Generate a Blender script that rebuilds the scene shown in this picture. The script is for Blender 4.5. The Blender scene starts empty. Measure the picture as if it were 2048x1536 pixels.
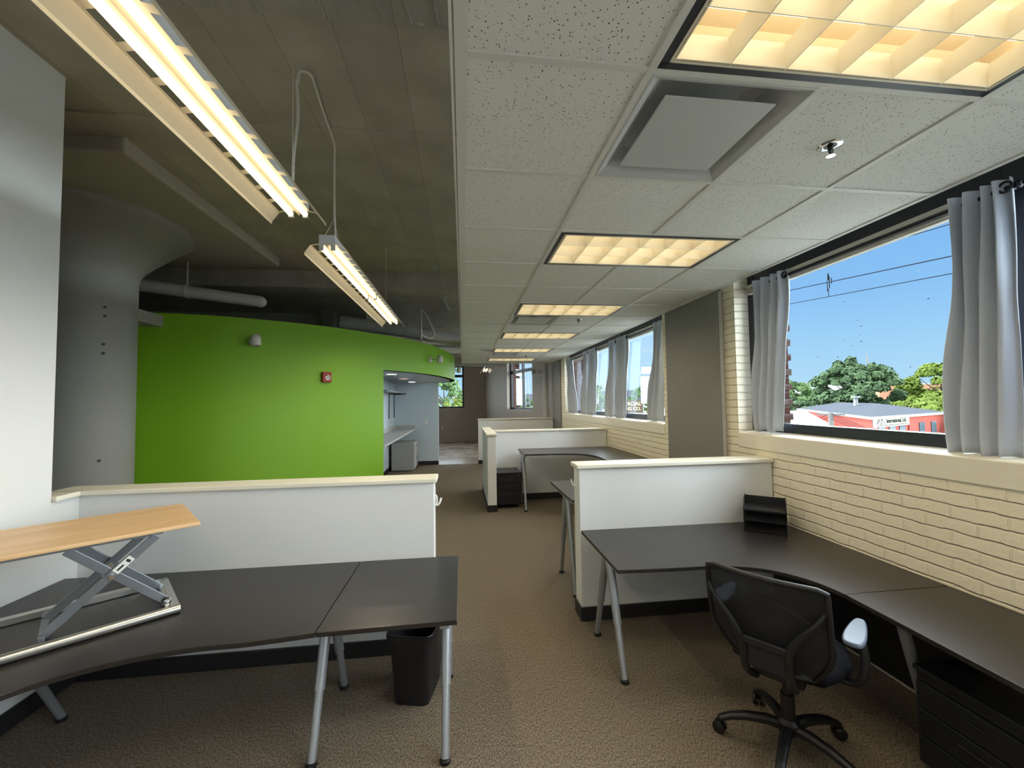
import bpy, bmesh, math, random
from mathutils import Vector, Matrix, noise
random.seed(7)
PI = math.pi
SC = bpy.context.scene
COL = SC.collection
ORG = {}

# ------------------------------------------------------------------ materials
MATS = {}
def _new(name):
    m = bpy.data.materials.new(name); m.use_nodes = True
    nt = m.node_tree; b = nt.nodes['Principled BSDF']
    MATS[name] = m
    return m, nt, b
def N(nt, t, **kw):
    n = nt.nodes.new(t)
    for k, v in kw.items():
        if k in n.inputs.keys() if isinstance(k, str) else False: n.inputs[k].default_value = v
        else: setattr(n, k, v)
    return n
def c4(c): return (c[0], c[1], c[2], 1.0)
def mat(name, col, rough=0.6, metal=0.0, bump=0.0, bscale=80.0, var=0.0, vscale=3.0, spec=0.5):
    m, nt, b = _new(name)
    b.inputs['Base Color'].default_value = c4(col)
    b.inputs['Roughness'].default_value = rough
    b.inputs['Metallic'].default_value = metal
    b.inputs['Specular IOR Level'].default_value = spec
    tc = nt.nodes.new('ShaderNodeTexCoord')
    if bump:
        n = nt.nodes.new('ShaderNodeTexNoise'); n.inputs['Scale'].default_value = bscale; n.inputs['Detail'].default_value = 4
        bp = nt.nodes.new('ShaderNodeBump'); bp.inputs['Strength'].default_value = bump; bp.inputs['Distance'].default_value = 0.01
        nt.links.new(tc.outputs['Object'], n.inputs['Vector']); nt.links.new(n.outputs['Fac'], bp.inputs['Height'])
        nt.links.new(bp.outputs['Normal'], b.inputs['Normal'])
    if var:
        n = nt.nodes.new('ShaderNodeTexNoise'); n.inputs['Scale'].default_value = vscale; n.inputs['Detail'].default_value = 5
        r = nt.nodes.new('ShaderNodeMix'); r.data_type = 'RGBA'
        r.inputs[6].default_value = c4([x*(1-var) for x in col]); r.inputs[7].default_value = c4([min(1, x*(1+var)) for x in col])
        nt.links.new(tc.outputs['Object'], n.inputs['Vector']); nt.links.new(n.outputs['Fac'], r.inputs[0])
        nt.links.new(r.outputs[2], b.inputs['Base Color'])
    return m
def emis(name, col, s):
    m, nt, b = _new(name)
    b.inputs['Base Color'].default_value = c4(col)
    b.inputs['Emission Color'].default_value = c4(col); b.inputs['Emission Strength'].default_value = s
    return m
def uvec(nt, axes):
    """object coordinates rearranged so that axes[0] -> x, axes[1] -> y"""
    tc = nt.nodes.new('ShaderNodeTexCoord'); sp = nt.nodes.new('ShaderNodeSeparateXYZ'); cb = nt.nodes.new('ShaderNodeCombineXYZ')
    nt.links.new(tc.outputs['Object'], sp.inputs[0])
    nt.links.new(sp.outputs['XYZ'.index(axes[0])], cb.inputs[0]); nt.links.new(sp.outputs['XYZ'.index(axes[1])], cb.inputs[1])
    return cb, tc
def brick(name, c1, c2, cm, axes='XZ', w=0.21, h=0.068, ms=0.006, dist=0.012, strength=0.9, wob=0.012, rough=0.6, vert=0.5):
    m, nt, b = _new(name); L = nt.links
    cb, tc = uvec(nt, axes)
    nz = nt.nodes.new('ShaderNodeTexNoise'); nz.inputs['Scale'].default_value = 7; nz.inputs['Detail'].default_value = 6; nz.inputs['Roughness'].default_value = 0.65
    L.new(tc.outputs['Object'], nz.inputs['Vector'])
    sb = nt.nodes.new('ShaderNodeVectorMath'); sb.operation = 'SUBTRACT'; sb.inputs[1].default_value = (.5, .5, .5)
    L.new(nz.outputs['Color'], sb.inputs[0])
    sc = nt.nodes.new('ShaderNodeVectorMath'); sc.operation = 'SCALE'; sc.inputs['Scale'].default_value = wob * 2
    L.new(sb.outputs[0], sc.inputs[0])
    ad = nt.nodes.new('ShaderNodeVectorMath'); ad.operation = 'ADD'
    L.new(cb.outputs[0], ad.inputs[0]); L.new(sc.outputs[0], ad.inputs[1])
    br = nt.nodes.new('ShaderNodeTexBrick')
    br.inputs['Scale'].default_value = 1; br.inputs['Brick Width'].default_value = w; br.inputs['Row Height'].default_value = h
    br.inputs['Mortar Size'].default_value = ms; br.inputs['Mortar Smooth'].default_value = 0.6
    br.inputs['Color1'].default_value = c4(c1); br.inputs['Color2'].default_value = c4(c2); br.inputs['Mortar'].default_value = c4(cm)
    L.new(ad.outputs[0], br.inputs['Vector'])
    L.new(br.outputs['Color'], b.inputs['Base Color'])
    n2 = nt.nodes.new('ShaderNodeTexNoise'); n2.inputs['Scale'].default_value = 45; n2.inputs['Detail'].default_value = 5
    L.new(tc.outputs['Object'], n2.inputs['Vector'])
    b2 = nt.nodes.new('ShaderNodeTexBrick'); b2.inputs['Scale'].default_value = 1; b2.inputs['Brick Width'].default_value = 60.0; b2.inputs['Row Height'].default_value = h
    b2.inputs['Mortar Size'].default_value = ms*1.3; b2.inputs['Mortar Smooth'].default_value = 0.8; L.new(ad.outputs[0], b2.inputs['Vector'])
    mm = nt.nodes.new('ShaderNodeMath'); mm.operation = 'MULTIPLY_ADD'; mm.inputs[1].default_value = -vert
    m2 = nt.nodes.new('ShaderNodeMath'); m2.operation = 'MULTIPLY'; m2.inputs[1].default_value = 0.35
    m3 = nt.nodes.new('ShaderNodeMath'); m3.operation = 'MULTIPLY_ADD'; m3.inputs[1].default_value = -(1.0-vert)
    L.new(n2.outputs['Fac'], m2.inputs[0]); L.new(b2.outputs['Fac'], m3.inputs[0]); L.new(m2.outputs[0], m3.inputs[2])
    L.new(br.outputs['Fac'], mm.inputs[0]); L.new(m3.outputs[0], mm.inputs[2])
    bp = nt.nodes.new('ShaderNodeBump'); bp.inputs['Strength'].default_value = strength; bp.inputs['Distance'].default_value = dist
    L.new(mm.outputs[0], bp.inputs['Height']); L.new(bp.outputs['Normal'], b.inputs['Normal'])
    b.inputs['Roughness'].default_value = rough
    return m
def carpet_mat():
    m, nt, b = _new('carpet'); L = nt.links
    tc = nt.nodes.new('ShaderNodeTexCoord')
    mp = nt.nodes.new('ShaderNodeMapping'); mp.inputs['Scale'].default_value = (1, 0.45, 1)
    L.new(tc.outputs['Object'], mp.inputs['Vector'])
    v = nt.nodes.new('ShaderNodeTexVoronoi'); v.inputs['Scale'].default_value = 230
    n = nt.nodes.new('ShaderNodeTexNoise'); n.inputs['Scale'].default_value = 190; n.inputs['Detail'].default_value = 3
    L.new(mp.outputs[0], v.inputs['Vector']); L.new(mp.outputs[0], n.inputs['Vector'])
    r = nt.nodes.new('ShaderNodeValToRGB')
    r.color_ramp.elements[0].position = 0.3; r.color_ramp.elements[0].color = (0.050, 0.041, 0.031, 1)
    r.color_ramp.elements[1].position = 0.72; r.color_ramp.elements[1].color = (0.30, 0.245, 0.18, 1)
    L.new(n.outputs['Fac'], r.inputs[0]); L.new(r.outputs[0], b.inputs['Base Color'])
    bp = nt.nodes.new('ShaderNodeBump'); bp.inputs['Strength'].default_value = 0.6; bp.inputs['Distance'].default_value = 0.006
    L.new(v.outputs['Distance'], bp.inputs['Height']); L.new(bp.outputs['Normal'], b.inputs['Normal'])
    b.inputs['Roughness'].default_value = 0.95; b.inputs['Specular IOR Level'].default_value = 0.1
def tile_mat():
    m, nt, b = _new('ceiling_tile'); L = nt.links
    tc = nt.nodes.new('ShaderNodeTexCoord')
    v = nt.nodes.new('ShaderNodeTexVoronoi'); v.inputs['Scale'].default_value = 112
    mp = nt.nodes.new('ShaderNodeMapping'); mp.inputs['Scale'].default_value = (1, 1, 0.0)
    n0 = nt.nodes.new('ShaderNodeTexNoise'); n0.inputs['Scale'].default_value = 160
    L.new(tc.outputs['Object'], mp.inputs['Vector']); L.new(mp.outputs[0], v.inputs['Vector']); L.new(mp.outputs[0], n0.inputs['Vector'])
    # pit radius varies from cell to cell, its outline is ragged
    sp = nt.nodes.new('ShaderNodeSeparateColor'); L.new(v.outputs['Color'], sp.inputs[0])
    th = nt.nodes.new('ShaderNodeMath'); th.operation = 'MULTIPLY'; th.inputs[1].default_value = 0.32; L.new(sp.outputs[0], th.inputs[0])
    d2 = nt.nodes.new('ShaderNodeMath'); d2.operation = 'MULTIPLY_ADD'; d2.inputs[1].default_value = 0.25
    L.new(n0.outputs['Fac'], d2.inputs[0]); L.new(v.outputs['Distance'], d2.inputs[2])
    sh = nt.nodes.new('ShaderNodeMath'); sh.operation = 'SUBTRACT'; sh.inputs[1].default_value = 0.10; L.new(d2.outputs[0], sh.inputs[0])
    lt = nt.nodes.new('ShaderNodeMath'); lt.operation = 'LESS_THAN'; L.new(sh.outputs[0], lt.inputs[0]); L.new(th.outputs[0], lt.inputs[1])
    mx = nt.nodes.new('ShaderNodeMix'); mx.data_type = 'RGBA'
    mx.inputs[6].default_value = (0.74, 0.74, 0.70, 1); mx.inputs[7].default_value = (0.13, 0.125, 0.11, 1)
    L.new(lt.outputs[0], mx.inputs[0]); L.new(mx.outputs[2], b.inputs['Base Color'])
    n1 = nt.nodes.new('ShaderNodeTexNoise'); n1.inputs['Scale'].default_value = 230; L.new(tc.outputs['Object'], n1.inputs['Vector'])
    bp = nt.nodes.new('ShaderNodeBump'); bp.inputs['Strength'].default_value = 0.25; bp.inputs['Distance'].default_value = 0.003
    L.new(n1.outputs['Fac'], bp.inputs['Height']); L.new(bp.outputs['Normal'], b.inputs['Normal'])
    b.inputs['Roughness'].default_value = 0.9; b.inputs['Specular IOR Level'].default_value = 0.15
def slab_mat(name, col, rough=0.85):
    """board-marked painted concrete, boards running along Y"""
    m, nt, b = _new(name); L = nt.links
    cb, tc = uvec(nt, 'YX')
    br = nt.nodes.new('ShaderNodeTexBrick'); br.inputs['Scale'].default_value = 1
    br.inputs['Brick Width'].default_value = 50.0; br.inputs['Row Height'].default_value = 0.33; br.inputs['Mortar Size'].default_value = 0.0022
    br.inputs['Color1'].default_value = c4(col); br.inputs['Color2'].default_value = c4([x*0.90 for x in col]); br.inputs['Mortar'].default_value = c4([x*0.6 for x in col])
    nz = nt.nodes.new('ShaderNodeTexNoise'); nz.inputs['Scale'].default_value = 2.5; nz.inputs['Detail'].default_value = 7
    L.new(cb.outputs[0], br.inputs['Vector']); L.new(tc.outputs['Object'], nz.inputs['Vector'])
    mx = nt.nodes.new('ShaderNodeMix'); mx.data_type = 'RGBA'; mx.blend_type = 'MULTIPLY'; mx.inputs[0].default_value = 0.5
    L.new(br.outputs['Color'], mx.inputs[6]); L.new(nz.outputs['Fac'], mx.inputs[7]); L.new(mx.outputs[2], b.inputs['Base Color'])
    n2 = nt.nodes.new('ShaderNodeTexNoise'); n2.inputs['Scale'].default_value = 30; n2.inputs['Detail'].default_value = 6; L.new(tc.outputs['Object'], n2.inputs['Vector'])
    mm = nt.nodes.new('ShaderNodeMath'); mm.operation = 'MULTIPLY_ADD'; mm.inputs[1].default_value = -1.0
    L.new(br.outputs['Fac'], mm.inputs[0]); L.new(n2.outputs['Fac'], mm.inputs[2])
    bp = nt.nodes.new('ShaderNodeBump'); bp.inputs['Strength'].default_value = 0.4; bp.inputs['Distance'].default_value = 0.006
    L.new(mm.outputs[0], bp.inputs['Height']); L.new(bp.outputs['Normal'], b.inputs['Normal'])
    b.inputs['Roughness'].default_value = rough; b.inputs['Specular IOR Level'].default_value = 0.25
def wood_mat(name, c1, c2, scale, rough, stretch=(1, 12, 12), bump=0.0):
    m, nt, b = _new(name); L = nt.links
    tc = nt.nodes.new('ShaderNodeTexCoord'); mp = nt.nodes.new('ShaderNodeMapping'); mp.inputs['Scale'].default_value = stretch
    L.new(tc.outputs['Object'], mp.inputs['Vector'])
    n = nt.nodes.new('ShaderNodeTexNoise'); n.inputs['Scale'].default_value = scale; n.inputs['Detail'].default_value = 6; n.inputs['Distortion'].default_value = 0.6
    L.new(mp.outputs[0], n.inputs['Vector'])
    r = nt.nodes.new('ShaderNodeValToRGB'); r.color_ramp.elements[0].position = 0.35; r.color_ramp.elements[1].position = 0.68
    r.color_ramp.elements[0].color = c4(c1); r.color_ramp.elements[1].color = c4(c2)
    L.new(n.outputs['Fac'], r.inputs[0]); L.new(r.outputs[0], b.inputs['Base Color'])
    if bump:
        bp = nt.nodes.new('ShaderNodeBump'); bp.inputs['Strength'].default_value = bump; bp.inputs['Distance'].default_value = 0.001
        L.new(n.outputs['Fac'], bp.inputs['Height']); L.new(bp.outputs['Normal'], b.inputs['Normal'])
    b.inputs['Roughness'].default_value = rough
def glass_mat():
    m, nt, b = _new('window_glass'); L = nt.links
    out = nt.nodes['Material Output']; nt.nodes.remove(b)
    t = nt.nodes.new('ShaderNodeBsdfTransparent'); t.inputs[0].default_value = (0.93, 0.965, 0.96, 1)
    g = nt.nodes.new('ShaderNodeBsdfGlossy'); g.inputs['Roughness'].default_value = 0.02
    lw = nt.nodes.new('ShaderNodeLayerWeight'); lw.inputs['Blend'].default_value = 0.12
    mx = nt.nodes.new('ShaderNodeMixShader')
    mu = nt.nodes.new('ShaderNodeMath'); mu.operation = 'MULTIPLY'; mu.inputs[1].default_value = 0.22
    L.new(lw.outputs['Fresnel'], mu.inputs[0]); L.new(mu.outputs[0], mx.inputs[0]); L.new(t.outputs[0], mx.inputs[1]); L.new(g.outputs[0], mx.inputs[2])
    L.new(mx.outputs[0], out.inputs[0])
def mesh_mat():
    """woven chair-back mesh: fine horizontal cords, partly see-through"""
    m, nt, b = _new('chair_mesh'); L = nt.links
    out = nt.nodes['Material Output']
    tc = nt.nodes.new('ShaderNodeTexCoord'); sp = nt.nodes.new('ShaderNodeSeparateXYZ'); L.new(tc.outputs['Object'], sp.inputs[0])
    mu = nt.nodes.new('ShaderNodeMath'); mu.operation = 'MULTIPLY'; mu.inputs[1].default_value = 2*PI/0.0075; L.new(sp.outputs[2], mu.inputs[0])
    si = nt.nodes.new('ShaderNodeMath'); si.operation = 'SINE'; L.new(mu.outputs[0], si.inputs[0])
    gt = nt.nodes.new('ShaderNodeMath'); gt.operation = 'GREATER_THAN'; gt.inputs[1].default_value = 0.98; L.new(si.outputs[0], gt.inputs[0])
    t = nt.nodes.new('ShaderNodeBsdfTransparent'); mx = nt.nodes.new('ShaderNodeMixShader')
    b.inputs['Base Color'].default_value = (0.006, 0.007, 0.010, 1); b.inputs['Roughness'].default_value = 0.6
    L.new(gt.outputs[0], mx.inputs[0]); L.new(b.outputs[0], mx.inputs[1]); L.new(t.outputs[0], mx.inputs[2]); L.new(mx.outputs[0], out.inputs[0])
def leaf_mat(name, c1, c2):
    m, nt, b = _new(name); L = nt.links
    oi = nt.nodes.new('ShaderNodeTexCoord'); n = nt.nodes.new('ShaderNodeTexNoise'); n.inputs['Scale'].default_value = 1.3; n.inputs['Detail'].default_value = 4
    L.new(oi.outputs['Object'], n.inputs['Vector'])
    r = nt.nodes.new('ShaderNodeMix'); r.data_type = 'RGBA'; r.inputs[6].default_value = c4(c1); r.inputs[7].default_value = c4(c2)
    L.new(n.outputs['Fac'], r.inputs[0]); L.new(r.outputs[2], b.inputs['Base Color'])
    b.inputs['Roughness'].default_value = 0.6
    b.inputs['Transmission Weight'].default_value = 0.0
def floor_conc():
    m, nt, b = _new('polished_concrete'); L = nt.links
    tc = nt.nodes.new('ShaderNodeTexCoord'); n = nt.nodes.new('ShaderNodeTexNoise'); n.inputs['Scale'].default_value = 1.6; n.inputs['Detail'].default_value = 8; n.inputs['Roughness'].default_value = 0.7
    L.new(tc.outputs['Object'], n.inputs['Vector'])
    r = nt.nodes.new('ShaderNodeValToRGB'); r.color_ramp.elements[0].position = 0.35; r.color_ramp.elements[1].position = 0.62
    r.color_ramp.elements[0].color = (0.20, 0.15, 0.11, 1); r.color_ramp.elements[1].color = (0.52, 0.46, 0.38, 1)
    L.new(n.outputs['Fac'], r.inputs[0]); L.new(r.outputs[0], b.inputs['Base Color']); b.inputs['Roughness'].default_value = 0.2

mat('white_paint', (0.72, 0.735, 0.735), 0.55, bump=0.12, bscale=160)
mat('cap_paint', (0.76, 0.73, 0.62), 0.45, bump=0.05, bscale=60)
mat('black_base', (0.018, 0.018, 0.02), 0.45)
mat('green_paint', (0.20, 0.43, 0.012), 0.55, bump=0.08, bscale=150)
mat('blue_white', (0.57, 0.655, 0.71), 0.55, bump=0.08, bscale=150)
brick('brick_cream', (0.82, 0.755, 0.60), (0.805, 0.74, 0.585), (0.78, 0.71, 0.555), strength=0.8, dist=0.014, wob=0.014, vert=0.22, w=0.23)
brick('brick_grey', (0.44, 0.385, 0.33), (0.42, 0.37, 0.315), (0.38, 0.33, 0.28), strength=0.6, vert=0.3)
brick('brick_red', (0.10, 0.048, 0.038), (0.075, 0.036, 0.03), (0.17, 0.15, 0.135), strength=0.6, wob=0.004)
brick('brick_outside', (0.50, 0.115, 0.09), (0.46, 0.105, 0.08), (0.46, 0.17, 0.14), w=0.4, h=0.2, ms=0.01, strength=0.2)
mat('sill_paint', (0.78, 0.73, 0.61), 0.5, bump=0.3, bscale=25)
mat('pier_paint', (0.22, 0.212, 0.20), 0.7, bump=0.35, bscale=14, var=0.08, vscale=2)
mat('column_paint', (0.25, 0.243, 0.222), 0.7, bump=0.3, bscale=18, var=0.08, vscale=2)
slab_mat('slab_concrete', (0.60, 0.55, 0.46))
slab_mat('beam_concrete', (0.54, 0.50, 0.44))
mat('pipe_paint', (0.42, 0.41, 0.38), 0.6, bump=0.15, bscale=40)
mat('dark_wall', (0.40, 0.385, 0.35), 0.8, bump=0.2, bscale=30)
carpet_mat(); tile_mat(); glass_mat(); mesh_mat(); floor_conc()
mat('grid_paint', (0.66, 0.65, 0.61), 0.5)
mat('frame_black', (0.012, 0.015, 0.021), 0.4)
mat('curtain_cloth', (0.49, 0.53, 0.61), 0.85, bump=0.12, bscale=300)
mat('rod_metal', (0.02, 0.022, 0.028), 0.35, metal=0.6)
mat('blind_cream', (0.52, 0.49, 0.42), 0.5)
wood_mat('desk_veneer', (0.015, 0.0125, 0.0115), (0.026, 0.022, 0.020), 9, 0.33, (1.5, 22, 22), bump=0.08)
mat('desk_edge', (0.008, 0.007, 0.0065), 0.45)
wood_mat('oak_board', (0.62, 0.39, 0.19), (0.76, 0.52, 0.29), 3.2, 0.42, (0.8, 9, 9))
mat('leg_grey', (0.36, 0.38, 0.40), 0.38, metal=0.55)
mat('aluminium', (0.62, 0.62, 0.60), 0.28, metal=0.9)
mat('steel_grey', (0.24, 0.26, 0.29), 0.38, metal=0.75)
mat('black_plastic', (0.007, 0.007, 0.009), 0.42)
mat('black_metal', (0.008, 0.009, 0.012), 0.42)
mat('black_cloth', (0.006, 0.0065, 0.009), 0.9, bump=0.2, bscale=400)
mat('arm_pad', (0.13, 0.165, 0.235), 0.4)
mat('chrome', (0.75, 0.75, 0.75), 0.15, metal=1.0)
mat('enamel', (0.72, 0.64, 0.50), 0.35)
mat('enamel_grey', (0.55, 0.56, 0.57), 0.4)
mat('louver_metal', (0.92, 0.87, 0.72), 0.32, metal=0.1)
mat('diffuser_grey', (0.50, 0.505, 0.50), 0.4)
mat('white_plastic', (0.78, 0.78, 0.76), 0.4)
mat('sconce_white', (0.62, 0.61, 0.57), 0.45)
mat('alarm_red', (0.30, 0.018, 0.016), 0.4)
mat('cabinet_grey', (0.36, 0.355, 0.34), 0.5)
mat('counter_grey', (0.48, 0.48, 0.46), 0.45, var=0.05, vscale=60)
mat('conduit_steel', (0.66, 0.64, 0.58), 0.45)
mat('roof_grey', (0.075, 0.08, 0.092), 0.9, bump=0.3, bscale=5)
mat('trim_white', (0.45, 0.45, 0.43), 0.5)
mat('membrane_white', (0.50, 0.50, 0.49), 0.7)
mat('pane_dark', (0.10, 0.13, 0.17), 0.15)
mat('sign_cream', (0.62, 0.60, 0.48), 0.6)
mat('sign_ink', (0.03, 0.035, 0.03), 0.6)
mat('sign_brown', (0.17, 0.125, 0.09), 0.6)
mat('sign_gold', (0.90, 0.78, 0.50), 0.5)
mat('far_brick', (0.55, 0.27, 0.17), 0.8)
mat('bark', (0.12, 0.085, 0.06), 0.9, bump=0.5, bscale=10)
mat('pole_grey', (0.20, 0.19, 0.18), 0.8)
mat('wire_dark', (0.02, 0.02, 0.025), 0.6)
mat('asphalt', (0.38, 0.38, 0.34), 0.9, var=0.2, vscale=0.15)
mat('stain_grey', (0.10, 0.13, 0.17), 0.8)
leaf_mat('leaf_deep', (0.055, 0.095, 0.050), (0.16, 0.225, 0.11))
leaf_mat('leaf_lime', (0.11, 0.16, 0.035), (0.26, 0.32, 0.075))
leaf_mat('leaf_soft', (0.09, 0.16, 0.06), (0.20, 0.28, 0.12))
emis('tube_warm', (1.0, 0.87, 0.62), 2.0)
emis('tube_warm_hang', (1.0, 0.88, 0.62), 0.85)
emis('downlight_white', (1.0, 0.97, 0.92), 2.5)
emis('downlight_warm', (1.0, 0.62, 0.45), 0.5)

for n_ in ('roof_grey', 'membrane_white', 'trim_white', 'asphalt', 'brick_outside', 'far_brick', 'leaf_deep', 'leaf_lime', 'leaf_soft', 'wire_dark', 'brick_red', 'sign_cream', 'sign_brown', 'sign_ink'):
    MATS[n_].node_tree.nodes['Principled BSDF'].inputs['Specular IOR Level'].default_value = 0.0
MATS['black_cloth'].node_tree.nodes['Principled BSDF'].inputs['Specular IOR Level'].default_value = 0.1
mat('drop_paint', (0.40, 0.365, 0.31), 0.8, bump=0.3, bscale=18)
# ------------------------------------------------------------------ mesh building
class MB:
    def __init__(s): s.v = []; s.f = []
    def add(s, vs, fs):
        o = len(s.v); s.v += [tuple(p) for p in vs]; s.f += [tuple(i + o for i in f) for f in fs]; return s
    def box(s, x0, x1, y0, y1, z0, z1):
        return s.add([(x0,y0,z0),(x1,y0,z0),(x1,y1,z0),(x0,y1,z0),(x0,y0,z1),(x1,y0,z1),(x1,y1,z1),(x0,y1,z1)],
                     [(0,3,2,1),(4,5,6,7),(0,1,5,4),(1,2,6,5),(2,3,7,6),(3,0,4,7)])
    def bar(s, p, q, w, h, up=(0,0,1)):
        """rectangular bar from p to q, w across, h along up"""
        p = Vector(p); q = Vector(q); d = (q - p).normalized(); u = Vector(up); a = d.cross(u)
        if a.length < 1e-4: a = d.cross(Vector((1,0,0)))
        a.normalize(); u = a.cross(d).normalized()
        vs = []
        for c in (p, q):
            for i, j in ((-1,-1),(1,-1),(1,1),(-1,1)): vs.append(c + a*(i*w/2) + u*(j*h/2))
        return s.add(vs, [(0,1,2,3),(7,6,5,4),(0,4,5,1),(1,5,6,2),(2,6,7,3),(3,7,4,0)])
    def tube(s, pts, r, n=10, caps=True, closed=False):
        pts = [Vector(p) for p in pts]; m = len(pts)
        rs = r if isinstance(r, (list, tuple)) else [r]*m
        ring = []; a = None
        for i in range(m):
            if closed: d = pts[(i+1) % m] - pts[i-1]
            else: d = pts[min(i+1, m-1)] - pts[max(i-1, 0)]
            d.normalize()
            if a is None:
                a = d.cross(Vector((0,0,1)))
                if a.length < 1e-3: a = d.cross(Vector((1,0,0)))
            a = (a - d*a.dot(d))
            if a.length < 1e-6: a = d.orthogonal()
            a.normalize(); b = d.cross(a)
            ring.append([pts[i] + (a*math.cos(2*PI*k/n) + b*math.sin(2*PI*k/n))*rs[i] for k in range(n)])
        vs = [p for R in ring for p in R]; fs = []
        for i in range(m if closed else m-1):
            j = (i+1) % m
            for k in range(n): fs.append((i*n+k, i*n+(k+1) % n, j*n+(k+1) % n, j*n+k))
        if caps and not closed: fs.append(tuple(range(n-1, -1, -1))); fs.append(tuple((m-1)*n+k for k in range(n)))
        return s.add(vs, fs)
    def lathe(s, prof, c=(0,0,0), n=24, axis='z', caps=True):
        vs = []; fs = []; m = len(prof)
        for r, z in prof:
            for k in range(n):
                t = 2*PI*k/n; x, y = r*math.cos(t), r*math.sin(t)
                p = {'z': (x, y, z), 'x': (z, x, y), 'y': (y, z, x)}[axis]
                vs.append((p[0]+c[0], p[1]+c[1], p[2]+c[2]))
        for i in range(m-1):
            for k in range(n): fs.append((i*n+k, i*n+(k+1) % n, (i+1)*n+(k+1) % n, (i+1)*n+k))
        if caps: fs.append(tuple(range(n-1, -1, -1))); fs.append(tuple((m-1)*n+k for k in range(n)))
        return s.add(vs, fs)
    def prism(s, poly, z0, z1):
        n = len(poly)
        vs = [(x, y, z0) for x, y in poly] + [(x, y, z1) for x, y in poly]
        fs = [tuple(range(n-1, -1, -1)), tuple(range(n, 2*n))] + [(i, (i+1) % n, n+(i+1) % n, n+i) for i in range(n)]
        return s.add(vs, fs)
    def extr(s, prof, y0, y1, axis='y'):
        """closed profile swept from y0 to y1; axis y: profile is (x,z); axis x: profile is (y,z)"""
        n = len(prof); vs = []
        for t in (y0, y1):
            for a, b in prof: vs.append((a, t, b) if axis == 'y' else (t, a, b))
        fs = [tuple(range(n)), tuple(range(2*n-1, n-1, -1))] + [(i, n+i, n+(i+1) % n, (i+1) % n) for i in range(n)]
        return s.add(vs, fs)
    def build(s, name, m, parent=None, smooth=False, bevel=0.0, seg=2, local=False, subsurf=0, label=None, kind=None, solid=0.0):
        me = bpy.data.meshes.new(name)
        vs = s.v
        if parent is not None and not local:
            o = ORG.get(parent.name, Vector()); vs = [tuple(Vector(p) - o) for p in vs]
        me.from_pydata(vs, [], s.f)
        bm = bmesh.new(); bm.from_mesh(me); bmesh.ops.recalc_face_normals(bm, faces=bm.faces); bm.to_mesh(me); bm.free()
        me.materials.append(MATS[m])
        ob = bpy.data.objects.new(name, me); COL.objects.link(ob)
        if parent is not None: ob.parent = parent; ORG[ob.name] = ORG.get(parent.name, Vector())
        else: ORG[ob.name] = Vector()
        if solid:
            md = ob.modifiers.new('solid', 'SOLIDIFY'); md.thickness = solid; md.offset = 0
        if bevel:
            md = ob.modifiers.new('bevel', 'BEVEL'); md.width = bevel; md.segments = seg; md.limit_method = 'ANGLE'; md.angle_limit = 0.7
        if subsurf:
            md = ob.modifiers.new('sub', 'SUBSURF'); md.levels = subsurf; md.render_levels = subsurf
        if smooth:
            for p in me.polygons: p.use_smooth = True
            if not subsurf:
                try: me.set_sharp_from_angle(angle=0.7)
                except Exception: pass
        if label: ob['label'] = label
        if kind: ob['kind'] = kind
        return ob
def thing(name, label, cat, loc=(0,0,0), rotz=0.0, group=None):
    o = bpy.data.objects.new(name, None); COL.objects.link(o)
    o.empty_display_size = 0.05
    o.location = loc; o.rotation_euler = (0, 0, rotz); ORG[o.name] = Vector(loc)
    o['label'] = label; o['category'] = cat
    if group: o['group'] = group
    return o
def tag(o, label, cat, group=None):
    o['label'] = label; o['category'] = cat
    if group: o['group'] = group
    return o
def struct(o, label=None):
    o['kind'] = 'structure'
    if label: o['label'] = label
    return o
def dup(root, loc, rotz=None, label=None, group=None):
    r = root.copy(); COL.objects.link(r); r.location = loc
    if rotz is not None: r.rotation_euler = (0, 0, rotz)
    if label: r['label'] = label
    if group: r['group'] = group
    for ch in list(root.children):
        c = ch.copy(); COL.objects.link(c); c.parent = r
        for g in list(ch.children):
            d = g.copy(); COL.objects.link(d); d.parent = c
    return r
def frame(o, origin, theta): o.location = origin; o.rotation_euler = (0, 0, theta); return o
def holes_mb(L, z0, z1, t0, t1, holes):
    """wall of length L along local x with rectangular openings (u0,u1,za,zb)"""
    mb = MB(); us = 0.0
    for (u0, u1, za, zb) in sorted(holes):
        if u0 > us: mb.box(us, u0, t0, t1, z0, z1)
        if za > z0: mb.box(u0, u1, t0, t1, z0, za)
        if zb < z1: mb.box(u0, u1, t0, t1, zb, z1)
        us = u1
    if us < L: mb.box(us, L, t0, t1, z0, z1)
    return mb
def cat_rom(P, k=6):
    out = []
    for i in range(len(P)-1):
        p0 = Vector(P[max(i-1, 0)]); p1 = Vector(P[i]); p2 = Vector(P[i+1]); p3 = Vector(P[min(i+2, len(P)-1)])
        for j in range(k):
            t = j/k
            out.append(0.5*((2*p1) + (p2-p0)*t + (2*p0-5*p1+4*p2-p3)*t*t + (3*p1-p0-3*p2+p3)*t**3))
    out.append(Vector(P[-1])); return out
T = 0.6096; GX = -0.010; GY = 1.1802; CZ = 2.686; SZ = 3.62
RX = 2.48       # face of the brick wall on the right
LX = -2.34      # face of the white wall on the left

# ================================================================== SETTING
struct(MB().box(-7.2, 2.60, -3.2, 11.06, -0.12, 0.0).build('floor', 'carpet'), 'brown loop pile carpet')
struct(MB().box(-7.2, 3.05, 11.06, 17.4, -0.12, -0.004).build('floor_concrete', 'polished_concrete'), 'worn bare concrete floor at the far end')
struct(MB().box(-7.2, 3.05, -3.2, 17.4, SZ, SZ+0.3).build('ceiling', 'slab_concrete'), 'dark board marked concrete slab')
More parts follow.
